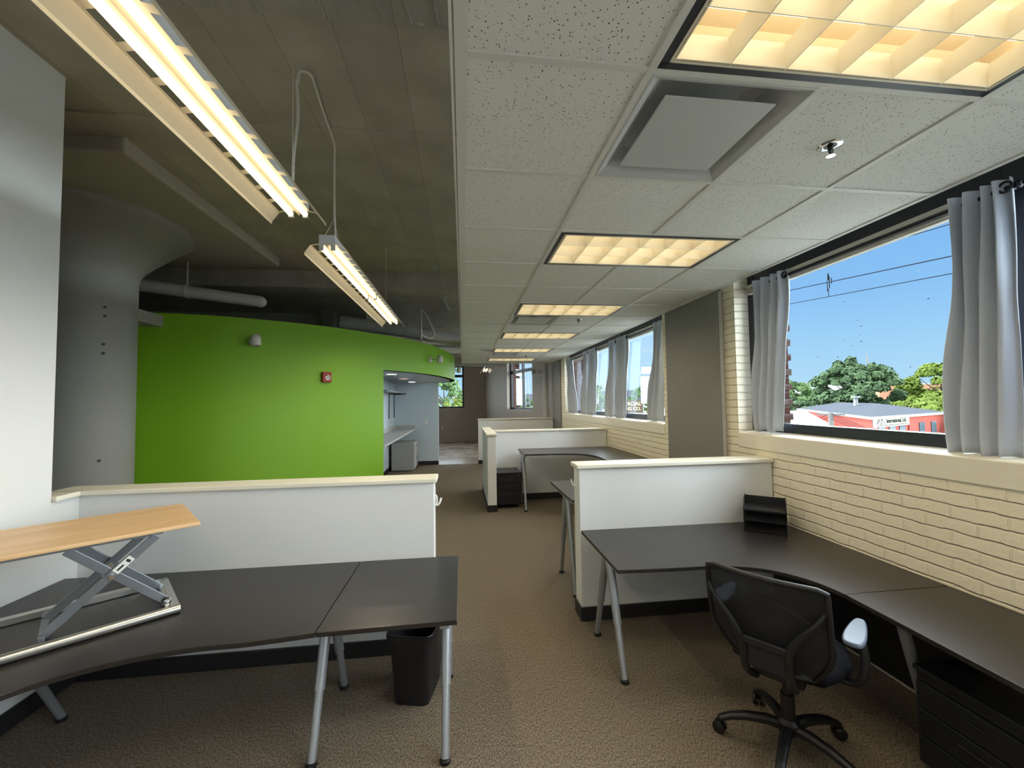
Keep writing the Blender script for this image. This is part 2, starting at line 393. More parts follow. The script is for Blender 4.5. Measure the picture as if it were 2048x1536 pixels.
# beams and formwork ridges of the slab
b = MB()
b.box(-7.0, 2.40, -3.0, 2.07, SZ-0.035, SZ+0.01)
for i in range(34):
    x = -2.6 + i*0.098; a = MB()
    pts = [(x + 0.05*math.sin(t*2.2+i) + 0.10*t, 0.9 + 1.14*t, SZ-0.036) for t in [k/8 for k in range(9)]]
    b.tube(pts, 0.007, 5)
struct(b.build('beam_near', 'beam_concrete'), 'rough wood marked concrete band')
struct(MB().box(-6.8, 2.40, 2.95, 3.12, SZ-0.012, SZ+0.01).build('trim_1', 'slab_concrete'), 'ridge across the slab')
struct(MB().box(-6.8, 2.40, 6.25, 6.62, 3.37, SZ+0.01).build('beam_far', 'beam_concrete', bevel=0.01), 'painted concrete cross beam')
# drop panel and mushroom column
struct(MB().box(-5.03, -2.43, 3.21, 5.75, 3.50, SZ+0.01).build('trim_2', 'drop_paint', bevel=0.02), 'square drop panel above the column')
CC = (-3.72, 4.48)
prof = [(0.402, 0.0), (0.40, 0.6), (0.40, 2.6), (0.40, 2.93), (0.415, 3.0), (0.46, 3.07), (0.55, 3.17), (0.68, 3.29), (0.79, 3.385), (0.845, 3.44), (0.858, 3.46), (0.858, 3.505)]
struct(MB().lathe(prof, (CC[0], CC[1], 0), 64).build('column', 'column_paint', smooth=True), 'grey round mushroom column with flared capital')
b = MB()
for z, a in ((2.60, .33), (2.515, .33), (2.245, .30), (2.16, .30), (1.15, .22)):
    d = Vector((math.sin(a)*0.99, -math.cos(a), 0)); d = Vector((0.80+a*0.1, -0.55+a*0.2, 0)).normalized()
    p = Vector((CC[0], CC[1], z)) + d*0.397
    b.tube([p, p + d*0.012], 0.012, 8)
ob = b.build('anchor_hole', 'black_base'); ob.parent = bpy.data.objects['column']
# concrete bracket between column and green wall
struct(MB().box(-3.66, -3.44, 4.60, 5.16, 2.565, 2.70).build('trim_3', 'column_paint', bevel=0.008), 'short grey concrete stub between column and green wall')

# right brick wall (local x runs from far to near, local y goes outward)
W0 = (RX, 10.12, 0); TH = -PI/2
def ry(y): return 10.12 - y
o = holes_mb(13.12, 0.0, SZ, 0.0, 0.16, [(ry(9.75), ry(4.80), 1.345, 3.2), (ry(3.44), ry(-2.0), 1.345, 3.2)]).build('wall_right', 'brick_cream')
frame(o, W0, TH); struct(o, 'cream painted brick wall')
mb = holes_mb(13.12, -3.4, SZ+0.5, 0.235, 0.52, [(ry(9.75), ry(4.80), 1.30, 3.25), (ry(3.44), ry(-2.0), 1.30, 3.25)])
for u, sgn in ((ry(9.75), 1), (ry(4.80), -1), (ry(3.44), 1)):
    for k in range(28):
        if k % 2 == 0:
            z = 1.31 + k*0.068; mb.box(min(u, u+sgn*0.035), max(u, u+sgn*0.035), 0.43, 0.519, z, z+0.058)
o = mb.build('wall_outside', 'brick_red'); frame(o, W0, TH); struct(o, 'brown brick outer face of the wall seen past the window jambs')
# sills
for i, (ya, yb) in enumerate(((4.80, 9.75), (-2.0, 3.44))):
    o = MB().extr([(RX-0.010, 1.215), (RX-0.012, 1.343), (RX+0.155, 1.362), (RX+0.24, 1.362), (RX+0.24, 1.215)], ya, yb).build('trim_%d' % (4+i), 'sill_paint', bevel=0.006)
    struct(o, 'painted window sill')
# concrete piers in the wall
struct(MB().box(RX-0.03, RX+0.2, 3.635, 4.68, 0, SZ).build('pier', 'pier_paint', bevel=0.01), 'flat grey concrete pier between the windows')
struct(MB().box(RX-0.03, RX+0.2, 10.12, 10.95, 0, SZ).build('pier.001', 'pier_paint', bevel=0.01), 'flat grey concrete pier at the far end of the brick wall')
o = MB().box(0, 1.30, 0, 0.16, 0, SZ).build('wall_corner', 'brick_grey'); frame(o, (2.40, 12.23, 0), math.atan2(10.94-12.23, RX-2.40)); struct(o)
# angled end wall with window
A0 = Vector((0.90, 17.05, 0)); A1 = Vector((2.40, 12.23, 0)); AL = (A1-A0).length; ATH = math.atan2((A1-A0).y, (A1-A0).x)
wu0, wu1 = 0.47*AL, 0.87*AL
o = holes_mb(AL, 0, SZ, 0, 0.16, [(wu0, wu1, 1.36, 3.2)]).build('wall_angled', 'brick_grey'); frame(o, A0, ATH); struct(o, 'grey painted brick end wall')
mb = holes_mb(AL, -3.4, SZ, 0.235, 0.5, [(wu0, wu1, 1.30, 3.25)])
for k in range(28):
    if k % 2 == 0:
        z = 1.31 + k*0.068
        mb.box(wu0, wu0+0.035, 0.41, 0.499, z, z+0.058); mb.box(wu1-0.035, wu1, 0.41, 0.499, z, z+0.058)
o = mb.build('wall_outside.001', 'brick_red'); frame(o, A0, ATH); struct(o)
# far wall with window
o = holes_mb(7.95, 0, SZ, 0, 0.16, [(2.6, 4.6, 1.40, 3.15), (5.72, 7.045, 1.40, 3.15)]).build('wall_far', 'brick_grey'); frame(o, (-7, 17.05, 0), 0); struct(o, 'grey painted brick far wall')
# closing walls
struct(MB().box(-7.2, -7.0, -3.2, 17.2, 0, SZ).build('wall_left_far', 'dark_wall'))
struct(MB().box(-7.2, 2.66, -3.2, -3.0, 0, SZ).build('wall_back', 'white_paint'))
# white wall on the left
struct(MB().box(LX-0.16, LX, -3.0, 2.655, 0.10, SZ).build('wall_left', 'white_paint'), 'white wall at the left')
struct(MB().box(LX-0.16, LX+0.012, -3.0, 2.655, 0, 0.10).build('baseboard_left', 'black_base'), 'black cove baseboard')
# dark walls above and behind the green wall
struct(MB().box(-7.0, -2.98, 9.2, 9.35, 0, SZ).build('wall_behind', 'dark_wall'), 'dark wall above and behind the green wall')
struct(MB().box(-2.98, -2.72, 9.0, 9.35, 0, SZ).build('trim_6', 'column_paint'), 'grey pilaster behind the green wall')
struct(MB().box(-2.72, -2.12, 9.25, 9.35, 0, SZ).build('wall_behind.001', 'pier_paint'))

# green curved wall
GC = [(-7.0, 5.0), (-5.2, 4.99), (-4.2, 5.02), (-3.55, 5.115), (-2.80, 5.32), (-1.94, 5.86), (-1.24, 6.62), (-0.68, 7.52), (-0.40, 8.4), (-0.235, 9.3), (-0.19, 10.0), (-0.25, 10.5), (-0.40, 10.86), (-0.64, 11.12)]
GP = cat_rom([Vector((x, y, 0)) for x, y in GC], 8)
ic = min(range(len(GP)), key=lambda i: (GP[i] - Vector((-1.24, 6.62, 0))).length)
GT = 2.73; GB = 2.175
def ribbon(P, z0, z1, t):
    mb = MB(); n = len(P); out = []; inn = []
    for i in range(n):
        d = (P[min(i+1, n-1)] - P[max(i-1, 0)]).normalized(); nn = Vector((-d.y, d.x, 0))
        out.append(P[i]); inn.append(P[i] + nn*t)
    vs = [(p.x, p.y, z0) for p in out] + [(p.x, p.y, z1) for p in out] + [(p.x, p.y, z0) for p in inn] + [(p.x, p.y, z1) for p in inn]
    fs = []
    for i in range(n-1):
        fs += [(i, i+1, n+i+1, n+i), (2*n+i+1, 2*n+i, 3*n+i, 3*n+i+1), (n+i, n+i+1, 3*n+i+1, 3*n+i), (i+1, i, 2*n+i, 2*n+i+1)]
    fs += [(0, n, 3*n, 2*n), (n-1, 2*n+n-1, 3*n+n-1, n+n-1)]
    return mb.add(vs, fs)
gw = ribbon(GP[:ic+1], 0, GT, 0.12); gb = ribbon(GP[ic:], GB, GT, 0.12)
gw.add(gb.v, gb.f)
struct(gw.build('wall_green', 'green_paint', smooth=True), 'bright green curved wall with a bulkhead over the alcove')
# alcove
struct(MB().box(-1.79, -0.655, 11.12, 11.26, 0.0, GB).build('wall_alcove', 'blue_white'), 'pale wall at the back of the alcove')
struct(MB().box(-1.91, -1.79, 6.75, 11.26, 0.0, GB).build('wall_alcove_left', 'blue_white'), 'pale side wall of the alcove')
poly = [(p.x-0.03, p.y+0.02) for p in GP[ic:]] + [(-1.79, 11.12), (-1.79, 6.72)]
struct(MB().prism([(x+0.0, y) for x, y in poly], GB, GB+0.05).build('ceiling_alcove', 'blue_white'), 'low ceiling of the alcove')
struct(MB().box(-1.789, -0.657, 11.105, 11.121, 0, 0.10).build('baseboard_alcove', 'black_base'))
struct(MB().box(-1.791, -1.775, 6.8, 11.12, 0, 0.10).build('baseboard_alcove_left', 'black_base'))

# dropped tile ceiling with grid
tiles = MB()
troffers = [-1, 2, 5, 8, 11, 14, -4]; vents = [0, 6, 12]
def gx(i): return GX + T*i
def gy(j): return GY + T*j
SE = 11.0
for j in range(-7, 17):
    for i in range(0, 4):
        if j in troffers and i in (1, 2): continue
        if j in vents and i == 1: continue
        y0 = gy(j); y1 = min(gy(j+1), SE)
        if y1 <= y0: continue
        x1 = gx(i+1) if i < 3 else 2.43
        tiles.box(gx(i)+0.004, x1-0.004, y0+0.004, y1-0.004, CZ+0.006, CZ+0.022)
struct(tiles.build('ceiling_tiles', 'ceiling_tile'), 'dropped ceiling of pitted grey white tiles')
g = MB()
for i in (1, 2, 3):
    for j in range(-7, 17):
        y0, y1 = gy(j), min(gy(j+1), SE)
        if i == 2 and j in troffers: continue
        g.box(gx(i)-0.012, gx(i)+0.012, y0, y1, CZ-0.001, CZ+0.0062)
for j in range(-6, 17):
    y = gy(j)
    if y < SE: g.box(0.0225, 2.404, y-0.012, y+0.012, CZ, CZ+0.006)
g.box(0.0, 0.022, -3, SE, CZ-0.0015, CZ+0.006); g.box(2.405, 2.432, -3, SE, CZ-0.001, CZ+0.006); g.box(0, 2.43, SE-0.022, SE, CZ, CZ+0.006)
struct(g.build('ceiling_grid', 'grid_paint'), 'pale tee bar grid of the dropped ceiling')
e = MB(); e.box(-0.016, 0.0, -3, SE+0.016, CZ-0.004, CZ+0.16); e.box(-0.030, -0.021, -3, SE+0.03, CZ-0.004, CZ+0.01); e.box(-0.016, 2.43, SE, SE+0.016, CZ-0.004, CZ+0.16)
struct(e.build('trim_7', 'grid_paint'), 'edge channel of the dropped ceiling')

# windows: dark frames with panes
def window(name, L, us, z0, ztr, z1, origin, theta, label, y0=0.145, depth=0.07):
    """frame along local x; us = mullion positions incl. both jambs"""
    m = MB(); w = 0.07
    m.box(0, L, y0, y0+depth, z0, z0+0.075); m.box(0, L, y0, y0+depth, z1-0.05, z1); m.box(0, L, y0, y0+depth, ztr-0.055, ztr+0.055)
    for k, u in enumerate(us):
        a = u if k == 0 else (u-w if k == len(us)-1 else u-w/2)
        m.box(a, a+w, y0-0.008, y0+depth, z0, z1)
    o = m.build(name, 'frame_black', bevel=0.004); frame(o, origin, theta); struct(o, label)
    for k in range(len(us)-1):
        for za, zb in ((z0+0.05, ztr), (ztr, z1-0.02)):
            p = MB().box(us[k]+0.02, us[k+1]-0.02, y0+0.033, y0+0.037, za, zb).build('glass_pane', 'window_glass', o, local=True)
    return o
window('window_1', 5.44, [0, 1.84, 3.65, 5.44], 1.362, 2.715, 3.2, (RX, 3.44, 0), TH, 'black framed window nearest the camera')
window('window_2', 4.95, [0, 1.55, 3.25, 4.95], 1.362, 2.715, 3.2, (RX, 9.75, 0), TH, 'row of black framed windows beyond the grey pier')
window('window_3', wu1-wu0, [0, (wu1-wu0)/2, wu1-wu0], 1.36, 2.70, 3.2, A0 + (A1-A0).normalized()*wu0, ATH, 'narrow black framed window in the angled end wall')
window('window_4', 1.325, [0, 1.325], 1.40, 2.74, 3.15, (-1.28, 17.05, 0), 0, 'black framed window in the far wall')
window('window_5', 2.0, [0, 1.0, 2.0], 1.40, 2.74, 3.15, (-4.4, 17.05, 0), 0, 'black framed window in the far wall behind the alcove')
# streak of dirt on the near pane
s = MB()
for (dy, z0, z1, w) in ((0, 2.44, 2.53, .008), (0.018, 2.42, 2.50, .006), (-0.018, 2.47, 2.51, .007), (0.006, 2.50, 2.55, .012), (0.012, 2.38, 2.44, .005)):
    s.box(2.652, 2.654, 2.63+dy, 2.63+dy+w, z0, z1)
for k in range(22):
    yy = random.uniform(1.75, 2.9); zz = random.uniform(1.7, 2.5); r = random.uniform(.002, .005); s.box(2.652, 2.654, yy, yy+r*2, zz, zz+r)
o = s.build('glass_stain', 'stain_grey'); w1 = bpy.data.objects['window_1']; o.parent = w1
o.matrix_parent_inverse = (Matrix.Translation(w1.location) @ Matrix.Rotation(TH, 4, 'Z')).inverted()

# ================================================================== HALF WALLS
def half_wall(label, boxes, caps, bases, hook=None, loc=(0,0,0)):
    r = thing('half_wall', label, 'half wall', loc)
    m = MB()
    for b_ in boxes: m.box(*b_)
    m.build('panel', 'white_paint', r, bevel=0.003)
    m = MB()
    for c in caps: m.box(*c)
    m.build('cap', 'cap_paint', r, bevel=0.006, label='cream painted cap rail')
    m = MB()
    for c in bases: m.box(*c)
    m.build('baseboard', 'black_base', r, bevel=0.003, label='black baseboard')
    return r
h1 = half_wall('long white half wall behind the left desk, its end facing the aisle',
    [(LX-0.15, -0.20, 2.83, 2.98, 0.10, 1.11), (LX-0.15, LX, 2.655, 2.83, 0.10, 1.11)],
    [(LX-0.17, -0.18, 2.808, 3.0, 1.11, 1.14), (LX-0.17, LX+0.022, 2.66, 2.83, 1.11, 1.14)],
    [(LX-0.16, -0.192, 2.82, 2.99, 0.0, 0.10), (LX-0.16, LX+0.01, 2.66, 2.83, 0, 0.10)], loc=(-1.2, 2.9, 0))
h2 = half_wall('white half wall beside the black letter trays, nearest on the right',
    [(0.872, RX-0.01, 3.045, 3.195, 0.10, 1.132)], [(0.85, RX-0.006, 3.022, 3.218, 1.132, 1.163)], [(0.862, RX-0.01, 3.035, 3.205, 0, 0.10)], loc=(1.6, 3.1, 0))
h3 = half_wall('tee shaped white half wall standing next to the black drawer pedestal',
    [(0.362, 0.492, 6.172, 7.80, 0.10, 1.135), (0.492, RX-0.01, 6.87, 7.0, 0.10, 1.135)],
    [(0.345, 0.51, 6.152, 7.82, 1.135, 1.165), (0.505, RX-0.006, 6.85, 7.02, 1.135, 1.165)],
    [(0.353, 0.501, 6.163, 7.81, 0, 0.10), (0.492, RX-0.01, 6.86, 7.01, 0, 0.10)], loc=(0.43, 6.9, 0))
h4 = half_wall('farthest white half wall, at the edge of the bare concrete floor',
    [(0.40, 2.44, 10.97, 11.09, 0.10, 1.165)], [(0.385, 2.445, 10.95, 11.11, 1.165, 1.195)], [(0.392, 2.44, 10.96, 11.10, 0, 0.10)], loc=(1.4, 11.03, 0))
def hook(parent, x, y, z, sx):
    m = MB(); m.box(min(x, x+sx*0.006), max(x, x+sx*0.006), y-0.018, y+0.018, z-0.06, z+0.065)
    pts = [(x+sx*0.006, y, z-0.045), (x+sx*0.022, y, z-0.048), (x+sx*0.036, y, z-0.03), (x+sx*0.044, y, z-0.002)]
    m.tube(cat_rom([Vector(p) for p in pts], 4), 0.007, 8)
    m.tube([(x+sx*0.006, y, z+0.02), (x+sx*0.014, y, z+0.01), (x+sx*0.016, y, z-0.03), (x+sx*0.008, y, z-0.045)], 0.006, 8)
    m.build('coat_hook', 'white_plastic', parent, smooth=True, label='white plastic coat hook')
hook(h1, -0.20, 2.90, 0.99, 1)
hook(h2, 0.872, 3.12, 1.04, -1)

# ================================================================== CEILING FIXTURES
def louver_mesh(x0, x1, y0, y1, z, nx, ny):
    m = MB()
    def fin(c, a0, a1, along, half=False):
        P = [(-0.0015, 0), (0.0015, 0), (0.004, 0.02), (0.010, 0.045), (0.019, 0.066), (-0.019, 0.066), (-0.010, 0.045), (-0.004, 0.02)]
        m.extr([(c+p, z+q) for p, q in P], a0, a1, 'y' if along == 'y' else 'x')
    for i in range(nx+1):
        fin(min(max(x0+(x1-x0)*i/nx, x0+0.008), x1-0.008), y0, y1, 'y')
    for j in range(ny+1):
        fin(min(max(y0+(y1-y0)*j/ny, y0+0.008), y1-0.008), x0, x1, 'x')
    return m
def lamp(parent, p, power, col, name='lamp_light'):
    l = bpy.data.lights.new(name, 'SPOT'); l.energy = power; l.color = col; l.spot_size = math.radians(165); l.spot_blend = 0.8; l.shadow_soft_size = 0.0
    o = bpy.data.objects.new(name, l); COL.objects.link(o); o.parent = parent; o.location = Vector(p) - ORG[parent.name]
    return o
LAMP_T, LAMP_H = 1.75, 6.0
def make_troffer():
    j = troffers[0]; x0, x1, y0, y1 = gx(1)+0.012, gx(3)-0.012, gy(j)+0.012, gy(j+1)-0.012
    t = thing('ceiling_light', '', 'ceiling light', ((x0+x1)/2, (y0+y1)/2, CZ))
    f = MB(); w = 0.026
    f.box(x0, x1, y0, y0+w, CZ-0.001, CZ+0.03); f.box(x0, x1, y1-w, y1, CZ-0.001, CZ+0.03); f.box(x0, x0+w, y0, y1, CZ-0.001, CZ+0.03); f.box(x1-w, x1, y0, y1, CZ-0.001, CZ+0.03)
    f.build('frame', 'frame_black', t, label='black reveal frame')
    l = MB(); k = w+0.001
    for (a, b_, c, d) in ((x0+k, x1-k, y0+k, y0+k+0.007), (x0+k, x1-k, y1-k-0.007, y1-k), (x0+k, x0+k+0.007, y0+k, y1-k), (x1-k-0.007, x1-k, y0+k, y1-k)):
        l.box(a, b_, c, d, CZ-0.003, CZ+0.012)
    l.build('rim', 'enamel', t)
    louver_mesh(x0+k+0.006, x1-k-0.006, y0+k+0.006, y1-k-0.006, CZ-0.002, 6, 3).build('louver', 'louver_metal', t, smooth=True, label='gold toned parabolic louver of eighteen cells')
    h = MB(); z0, z1 = CZ+0.012, CZ+0.15
    h.box(x0, x1, y0, y1, z1, z1+0.004); h.box(x0, x0+0.004, y0, y1, z0, z1); h.box(x1-0.004, x1, y0, y1, z0, z1); h.box(x0, x1, y0, y0+0.004, z0, z1); h.box(x0, x1, y1-0.004, y1, z0, z1)
    h.build('housing', 'enamel', t)
    for q in range(3):
        y = y0+k+0.006 + (y1-y0-2*k-0.012)*(q+0.5)/3
        MB().tube([(x0+0.03, y, CZ+0.108), (x1-0.03, y, CZ+0.108)], 0.0135, 10).build('fluorescent_tube', 'tube_warm', t, smooth=True)
    for q in range(3):
        for k in range(3): lamp(t, (x0+0.2+0.4*k, y0+0.12+0.17*q, CZ-0.012), LAMP_T, (1.0, 0.86, 0.62))
    return t
tro = make_troffer()
TL = ['recessed louvered ceiling light at the top of the view, nearest the camera',
      'recessed louvered ceiling light second from the camera',
      'recessed louvered ceiling light third from the camera, beside a vent',
      'recessed louvered ceiling light fourth from the camera',
      'recessed louvered ceiling light fifth from the camera, in front of the far vent',
      'recessed louvered ceiling light farthest away, at the end of the tile ceiling',
      'recessed louvered ceiling light behind the camera']
for n_, j in enumerate(troffers):
    if n_ == 0: tro['label'] = TL[0]; tro['group'] = 'louvered ceiling lights'
    else: dup(tro, (tro.location.x, tro.location.y + (j-troffers[0])*T, CZ), None, TL[n_])
def make_vent():
    j = vents[0]; x0, x1, y0, y1 = gx(1)+0.012, gx(2)-0.012, gy(j)+0.012, gy(j+1)-0.012; cx, cy = (x0+x1)/2, (y0+y1)/2
    t = thing('ceiling_vent', '', 'ceiling vent', (cx, cy, CZ), group='square ceiling vents')
    m = MB(); rings = [(0.293, -0.001), (0.286, -0.001), (0.262, 0.012), (0.235, 0.045), (0.20, 0.085), (0.14, 0.10)]
    vs = []; fs = []
    for r, dz in rings:
        vs += [(cx-r, cy-r, CZ+dz), (cx+r, cy-r, CZ+dz), (cx+r, cy+r, CZ+dz), (cx-r, cy+r, CZ+dz)]
    for i in range(len(rings)-1):
        for k in range(4): fs.append((i*4+k, i*4+(k+1) % 4, i*4+4+(k+1) % 4, i*4+4+k))
    n_ = len(rings)-1; fs.append((n_*4, n_*4+1, n_*4+2, n_*4+3))
    m.add(vs, fs); m.build('cone_frame', 'diffuser_grey', t, solid=0.002)
    MB().box(cx-0.207, cx+0.207, cy-0.207, cy+0.207, CZ+0.000, CZ+0.006).build('face_plate', 'diffuser_grey', t, bevel=0.002)
    MB().box(cx-0.04, cx+0.04, cy-0.04, cy+0.04, CZ+0.006, CZ+0.095).build('stem', 'diffuser_grey', t)
    return t
vt = make_vent()
VL = ['square flat plate ceiling vent nearest the camera, large in view', 'square ceiling vent just behind the third ceiling light', 'small looking square ceiling vent near the far end of the tile ceiling']
for n_, j in enumerate(vents):
    if n_ == 0: vt['label'] = VL[0]
    else: dup(vt, (vt.location.x, vt.location.y + j*T, CZ), None, VL[n_])
def make_sprinkler():
    t = thing('sprinkler', '', 'sprinkler', (1.52, 1.475, CZ), group='ceiling sprinklers'); c = (1.52, 1.475, CZ+0.006)
    MB().lathe([(0.018, -0.004), (0.040, -0.004), (0.044, -0.001), (0.044, 0.002), (0.018, 0.002)], c, 24).build('escutcheon', 'chrome', t, smooth=True)
    MB().lathe([(0.024, -0.0045), (0.024, 0.001)], c, 20).build('recess', 'black_base', t)
    m = MB(); m.lathe([(0.010, -0.005), (0.009, -0.018), (0.004, -0.024), (0.003, -0.044)], c, 12); m.tube([(c[0]-0.010, c[1], c[2]-0.008), (c[0]-0.011, c[1], c[2]-0.026), (c[0], c[1], c[2]-0.042)], 0.002, 6); m.tube([(c[0]+0.010, c[1], c[2]-0.008), (c[0]+0.011, c[1], c[2]-0.026), (c[0], c[1], c[2]-0.042)], 0.002, 6)
    m.build('head', 'black_metal', t, smooth=True)
    MB().lathe([(0.004, -0.046), (0.017, -0.046), (0.017, -0.044), (0.004, -0.044)], c, 16).build('deflector', 'chrome', t)
    return t
sp = make_sprinkler(); sp['label'] = 'chrome sprinkler head in a tile right of the nearest vent'
dup(sp, (1.487, 5.07, CZ), None, 'sprinkler head in a tile right of the second vent')
dup(sp, (1.445, 9.2, CZ), None, 'tiny sprinkler head in a tile right of the farthest vent')

# hanging strip lights
def strip_light(y0, y1, label, nseg=2, xc=-0.945, zt=2.70):
    t = thing('strip_light', label, 'hanging light', (xc, (y0+y1)/2, zt), group='slotted strip lights')
    MB().box(xc-0.055, xc+0.055, y0, y1, zt+0.078, zt+0.145).build('body', 'enamel_grey', t, bevel=0.003)
    m = MB()
    # centre ridge
    m.extr([(xc-0.055, zt+0.078), (xc+0.055, zt+0.078), (xc+0.014, zt+0.074), (xc, zt+0.055), (xc-0.014, zt+0.074)], y0, y1)
    for s_ in (-1, 1):
        a = xc + s_*0.055; b_ = xc + s_*0.098
        for (p, q, zp, zq) in ((0.055, 0.064, 0.078, 0.077), (0.104, 0.110, 0.070, 0.068)):
            m.extr([(xc+s_*p, zt+zp), (xc+s_*q, zt+zq), (xc+s_*q, zt+zq+0.002), (xc+s_*p, zt+zp+0.002)], y0, y1)
        y = y0; pitch = 0.137; n_ = int((y1-y0)/pitch); pitch = (y1-y0)/n_
        for k in range(n_+1):
            ya, yb = max(y0, y0+k*pitch-0.016), min(y1, y0+k*pitch+0.016)
            m.extr([(xc+s_*0.063, zt+0.0772), (xc+s_*0.105, zt+0.0698), (xc+s_*0.105, zt+0.0718), (xc+s_*0.063, zt+0.0792)], ya, yb)
        m.extr([(xc+s_*0.110, zt+0.068), (xc+s_*0.112, zt+0.070), (xc+s_*0.151, zt+0.016), (xc+s_*0.153, zt+0.0), (xc+s_*0.1505, zt+0.0), (xc+s_*0.149, zt+0.014)], y0, y1)
    m.build('reflector', 'enamel', t, label='cream slotted reflector')
    for k in range(5): lamp(t, (xc, y0+(y1-y0)*(k+0.5)/5, zt-0.012), LAMP_H*(y1-y0)/2.8, (1.0, 0.87, 0.64))
    L = (y1-y0)/nseg
    for s_ in (-1, 1):
        for k in range(nseg):
            ya, yb = y0+k*L+0.02, y0+(k+1)*L-0.02
            MB().tube([(xc+s_*0.040, ya, zt+0.058), (xc+s_*0.040, yb, zt+0.058)], 0.0155, 14).build('fluorescent_tube', 'tube_warm_hang', t, smooth=True)
            for p_, q_ in ((ya-0.018, ya-0.001), (yb+0.001, yb+0.018)):
                MB().box(xc+s_*0.040-0.014, xc+s_*0.040+0.014, p_, q_, zt+0.038, zt+0.085).build('lamp_socket', 'enamel_grey', t, bevel=0.002)
    return t
sl1 = strip_light(-0.32, 2.48, 'long hanging strip light entering from the top left corner')
sl2 = strip_light(2.97, 5.78, 'long hanging strip light in front of the green wall')
sl3 = strip_light(12.4, 13.6, 'small bright hanging light in the far room before the angled wall', 1, xc=0.73, zt=2.60)
def conduit(name, label, pts, r, wavy=True, parent_group=None):
    m = MB(); P = cat_rom([Vector(p) for p in pts], 14)
    m.tube(P, [r*(1.0+0.22*(i % 2)) for i in range(len(P))] if wavy else r, 8)
    o = m.build(name, 'conduit_steel', smooth=False); return tag(o, label, 'cable')
conduit('flexible_conduit', 'ribbed metal conduit dropping to the near hanging light', [(-0.935, 2.40, 3.52), (-0.925, 2.40, 3.3), (-0.945, 2.395, 3.05), (-0.95, 2.40, 2.845)], 0.0075)
conduit('flexible_conduit', 'looped conduit running along the slab from near to far hanging light', [(-0.925, 2.40, 3.50), (-0.92, 2.41, 3.575), (-0.88, 2.46, 3.60), (-0.89, 2.58, 3.607), (-0.91, 2.75, 3.609), (-0.925, 2.95, 3.600), (-0.93, 3.08, 3.56), (-0.935, 3.10, 3.40), (-0.93, 3.09, 3.1), (-0.91, 3.05, 2.845)], 0.0065)
def wires(name, label, runs, r=0.0022):
    m = MB()
    for a, b_ in runs: m.tube([a, b_], r, 6)
    o = m.build(name, 'conduit_steel'); return tag(o, label, 'hanger')
wires('hanger_wire', 'thin wire and hook holding the near hanging light', [((-0.945, 2.38, SZ), (-0.945, 2.38, 2.846))])
wires('hanger_wire', 'thin wire holding the near end of the second hanging light', [((-0.945, 3.12, SZ-0.01), (-0.945, 3.12, 3.02)), ((-0.945, 3.12, 3.02), (-1.0, 3.06, 2.846)), ((-0.945, 3.12, 3.02), (-0.89, 3.06, 2.846))])
wires('hanger_wire', 'thin wire holding the far end of the second hanging light', [((-0.945, 5.2, SZ), (-0.945, 5.2, 2.846))])
wires('hanger_wire', 'wire holding the small far hanging light', [((0.73, 12.7, SZ), (0.73, 12.7, 2.746))], 0.006)

# pipes under the slab
def pipe(label, pts, r, hang=(), mat_='pipe_paint'):
    t = thing('ceiling_pipe', label, 'pipe', pts[0])
    if label.startswith('thick grey pipe slanting'):
        e = Vector(pts[-1]); d = (e - Vector(pts[-2])).normalized(); P = list(pts) + [e + d*r*k for k in (0.35, 0.7, 0.92, 1.0)]
        MB().tube(P, [r]*len(pts) + [r*0.93, r*0.7, r*0.36, r*0.05], 20).build('pipe', mat_, t, smooth=True)
    else: MB().tube(pts, r, 20).build('pipe', mat_, t, smooth=True)
    for (p, zt) in hang:
        m = MB(); p = Vector(p); d = (Vector(pts[-1])-Vector(pts[0])).normalized()
        m.lathe([(r+0.012, -0.015), (r+0.012, 0.015), (r, 0.015), (r, -0.015)], p, 20, 'x' if abs(d.x) > 0.5 else 'y')
        m.tube([(p.x, p.y, p.z+r), (p.x, p.y, zt)], 0.008, 6)
        m.build('pipe_hanger', 'pipe_paint', t)
    return t
pipe('thick grey pipe slanting out from behind the round column', [(-4.6, 5.45, 3.23), (-3.5, 5.62, 3.11), (-2.72, 5.85, 3.05)], 0.078, [((-3.49, 5.62, 3.11), SZ)])
pipe('thick grey pipe above the green bulkhead running to the tile ceiling', [(-2.25, 7.9, 3.17), (-1.2, 8.0, 3.05), (0.6, 8.15, 2.77)], 0.125, [((-1.05, 8.02, 3.02), SZ)])
pipe('thin lateral pipe beyond the end of the tile ceiling', [(-2.5, 11.7, 2.72), (1.25, 11.7, 2.72)], 0.055, [((-1.0, 11.7, 2.72), SZ)])
pipe('dark narrow pipe behind the green bulkhead edge', [(-2.0, 10.3, 3.08), (-0.06, 10.3, 3.05)], 0.035)
pipe('second narrow pipe just below the first behind the bulkhead', [(-1.6, 11.4, 2.96), (-0.03, 11.4, 2.93)], 0.028)
pipe('slim conduit fixed along the slab above the bulkhead', [(-0.46, 6.66, 3.595), (-0.36, 7.6, 3.595), (-0.27, 8.6, 3.595)], 0.014)
pipe('vertical pipe rising from the bulkhead with a hooked bend', [(-0.74, 7.45, GT-0.3), (-0.74, 7.45, 3.34)], 0.022)
bpt = cat_rom([Vector(p) for p in ((-0.74, 7.45, 3.34), (-0.66, 7.55, 3.25), (-0.56, 7.7, 3.05), (-0.53, 7.75, 2.95), (-0.56, 7.72, 2.86), (-0.64, 7.6, 2.84), (-0.72, 7.47, 2.87))], 6)
o = MB().tube(bpt, 0.016, 8).build('bend', 'pipe_paint', bpy.data.objects['ceiling_pipe.006'] if 'ceiling_pipe.006' in bpy.data.objects else None, smooth=True)
pipe('grey vertical pipe in the corner beside the angled wall', [(2.33, 11.25, 0.0), (2.33, 11.25, SZ)], 0.055)
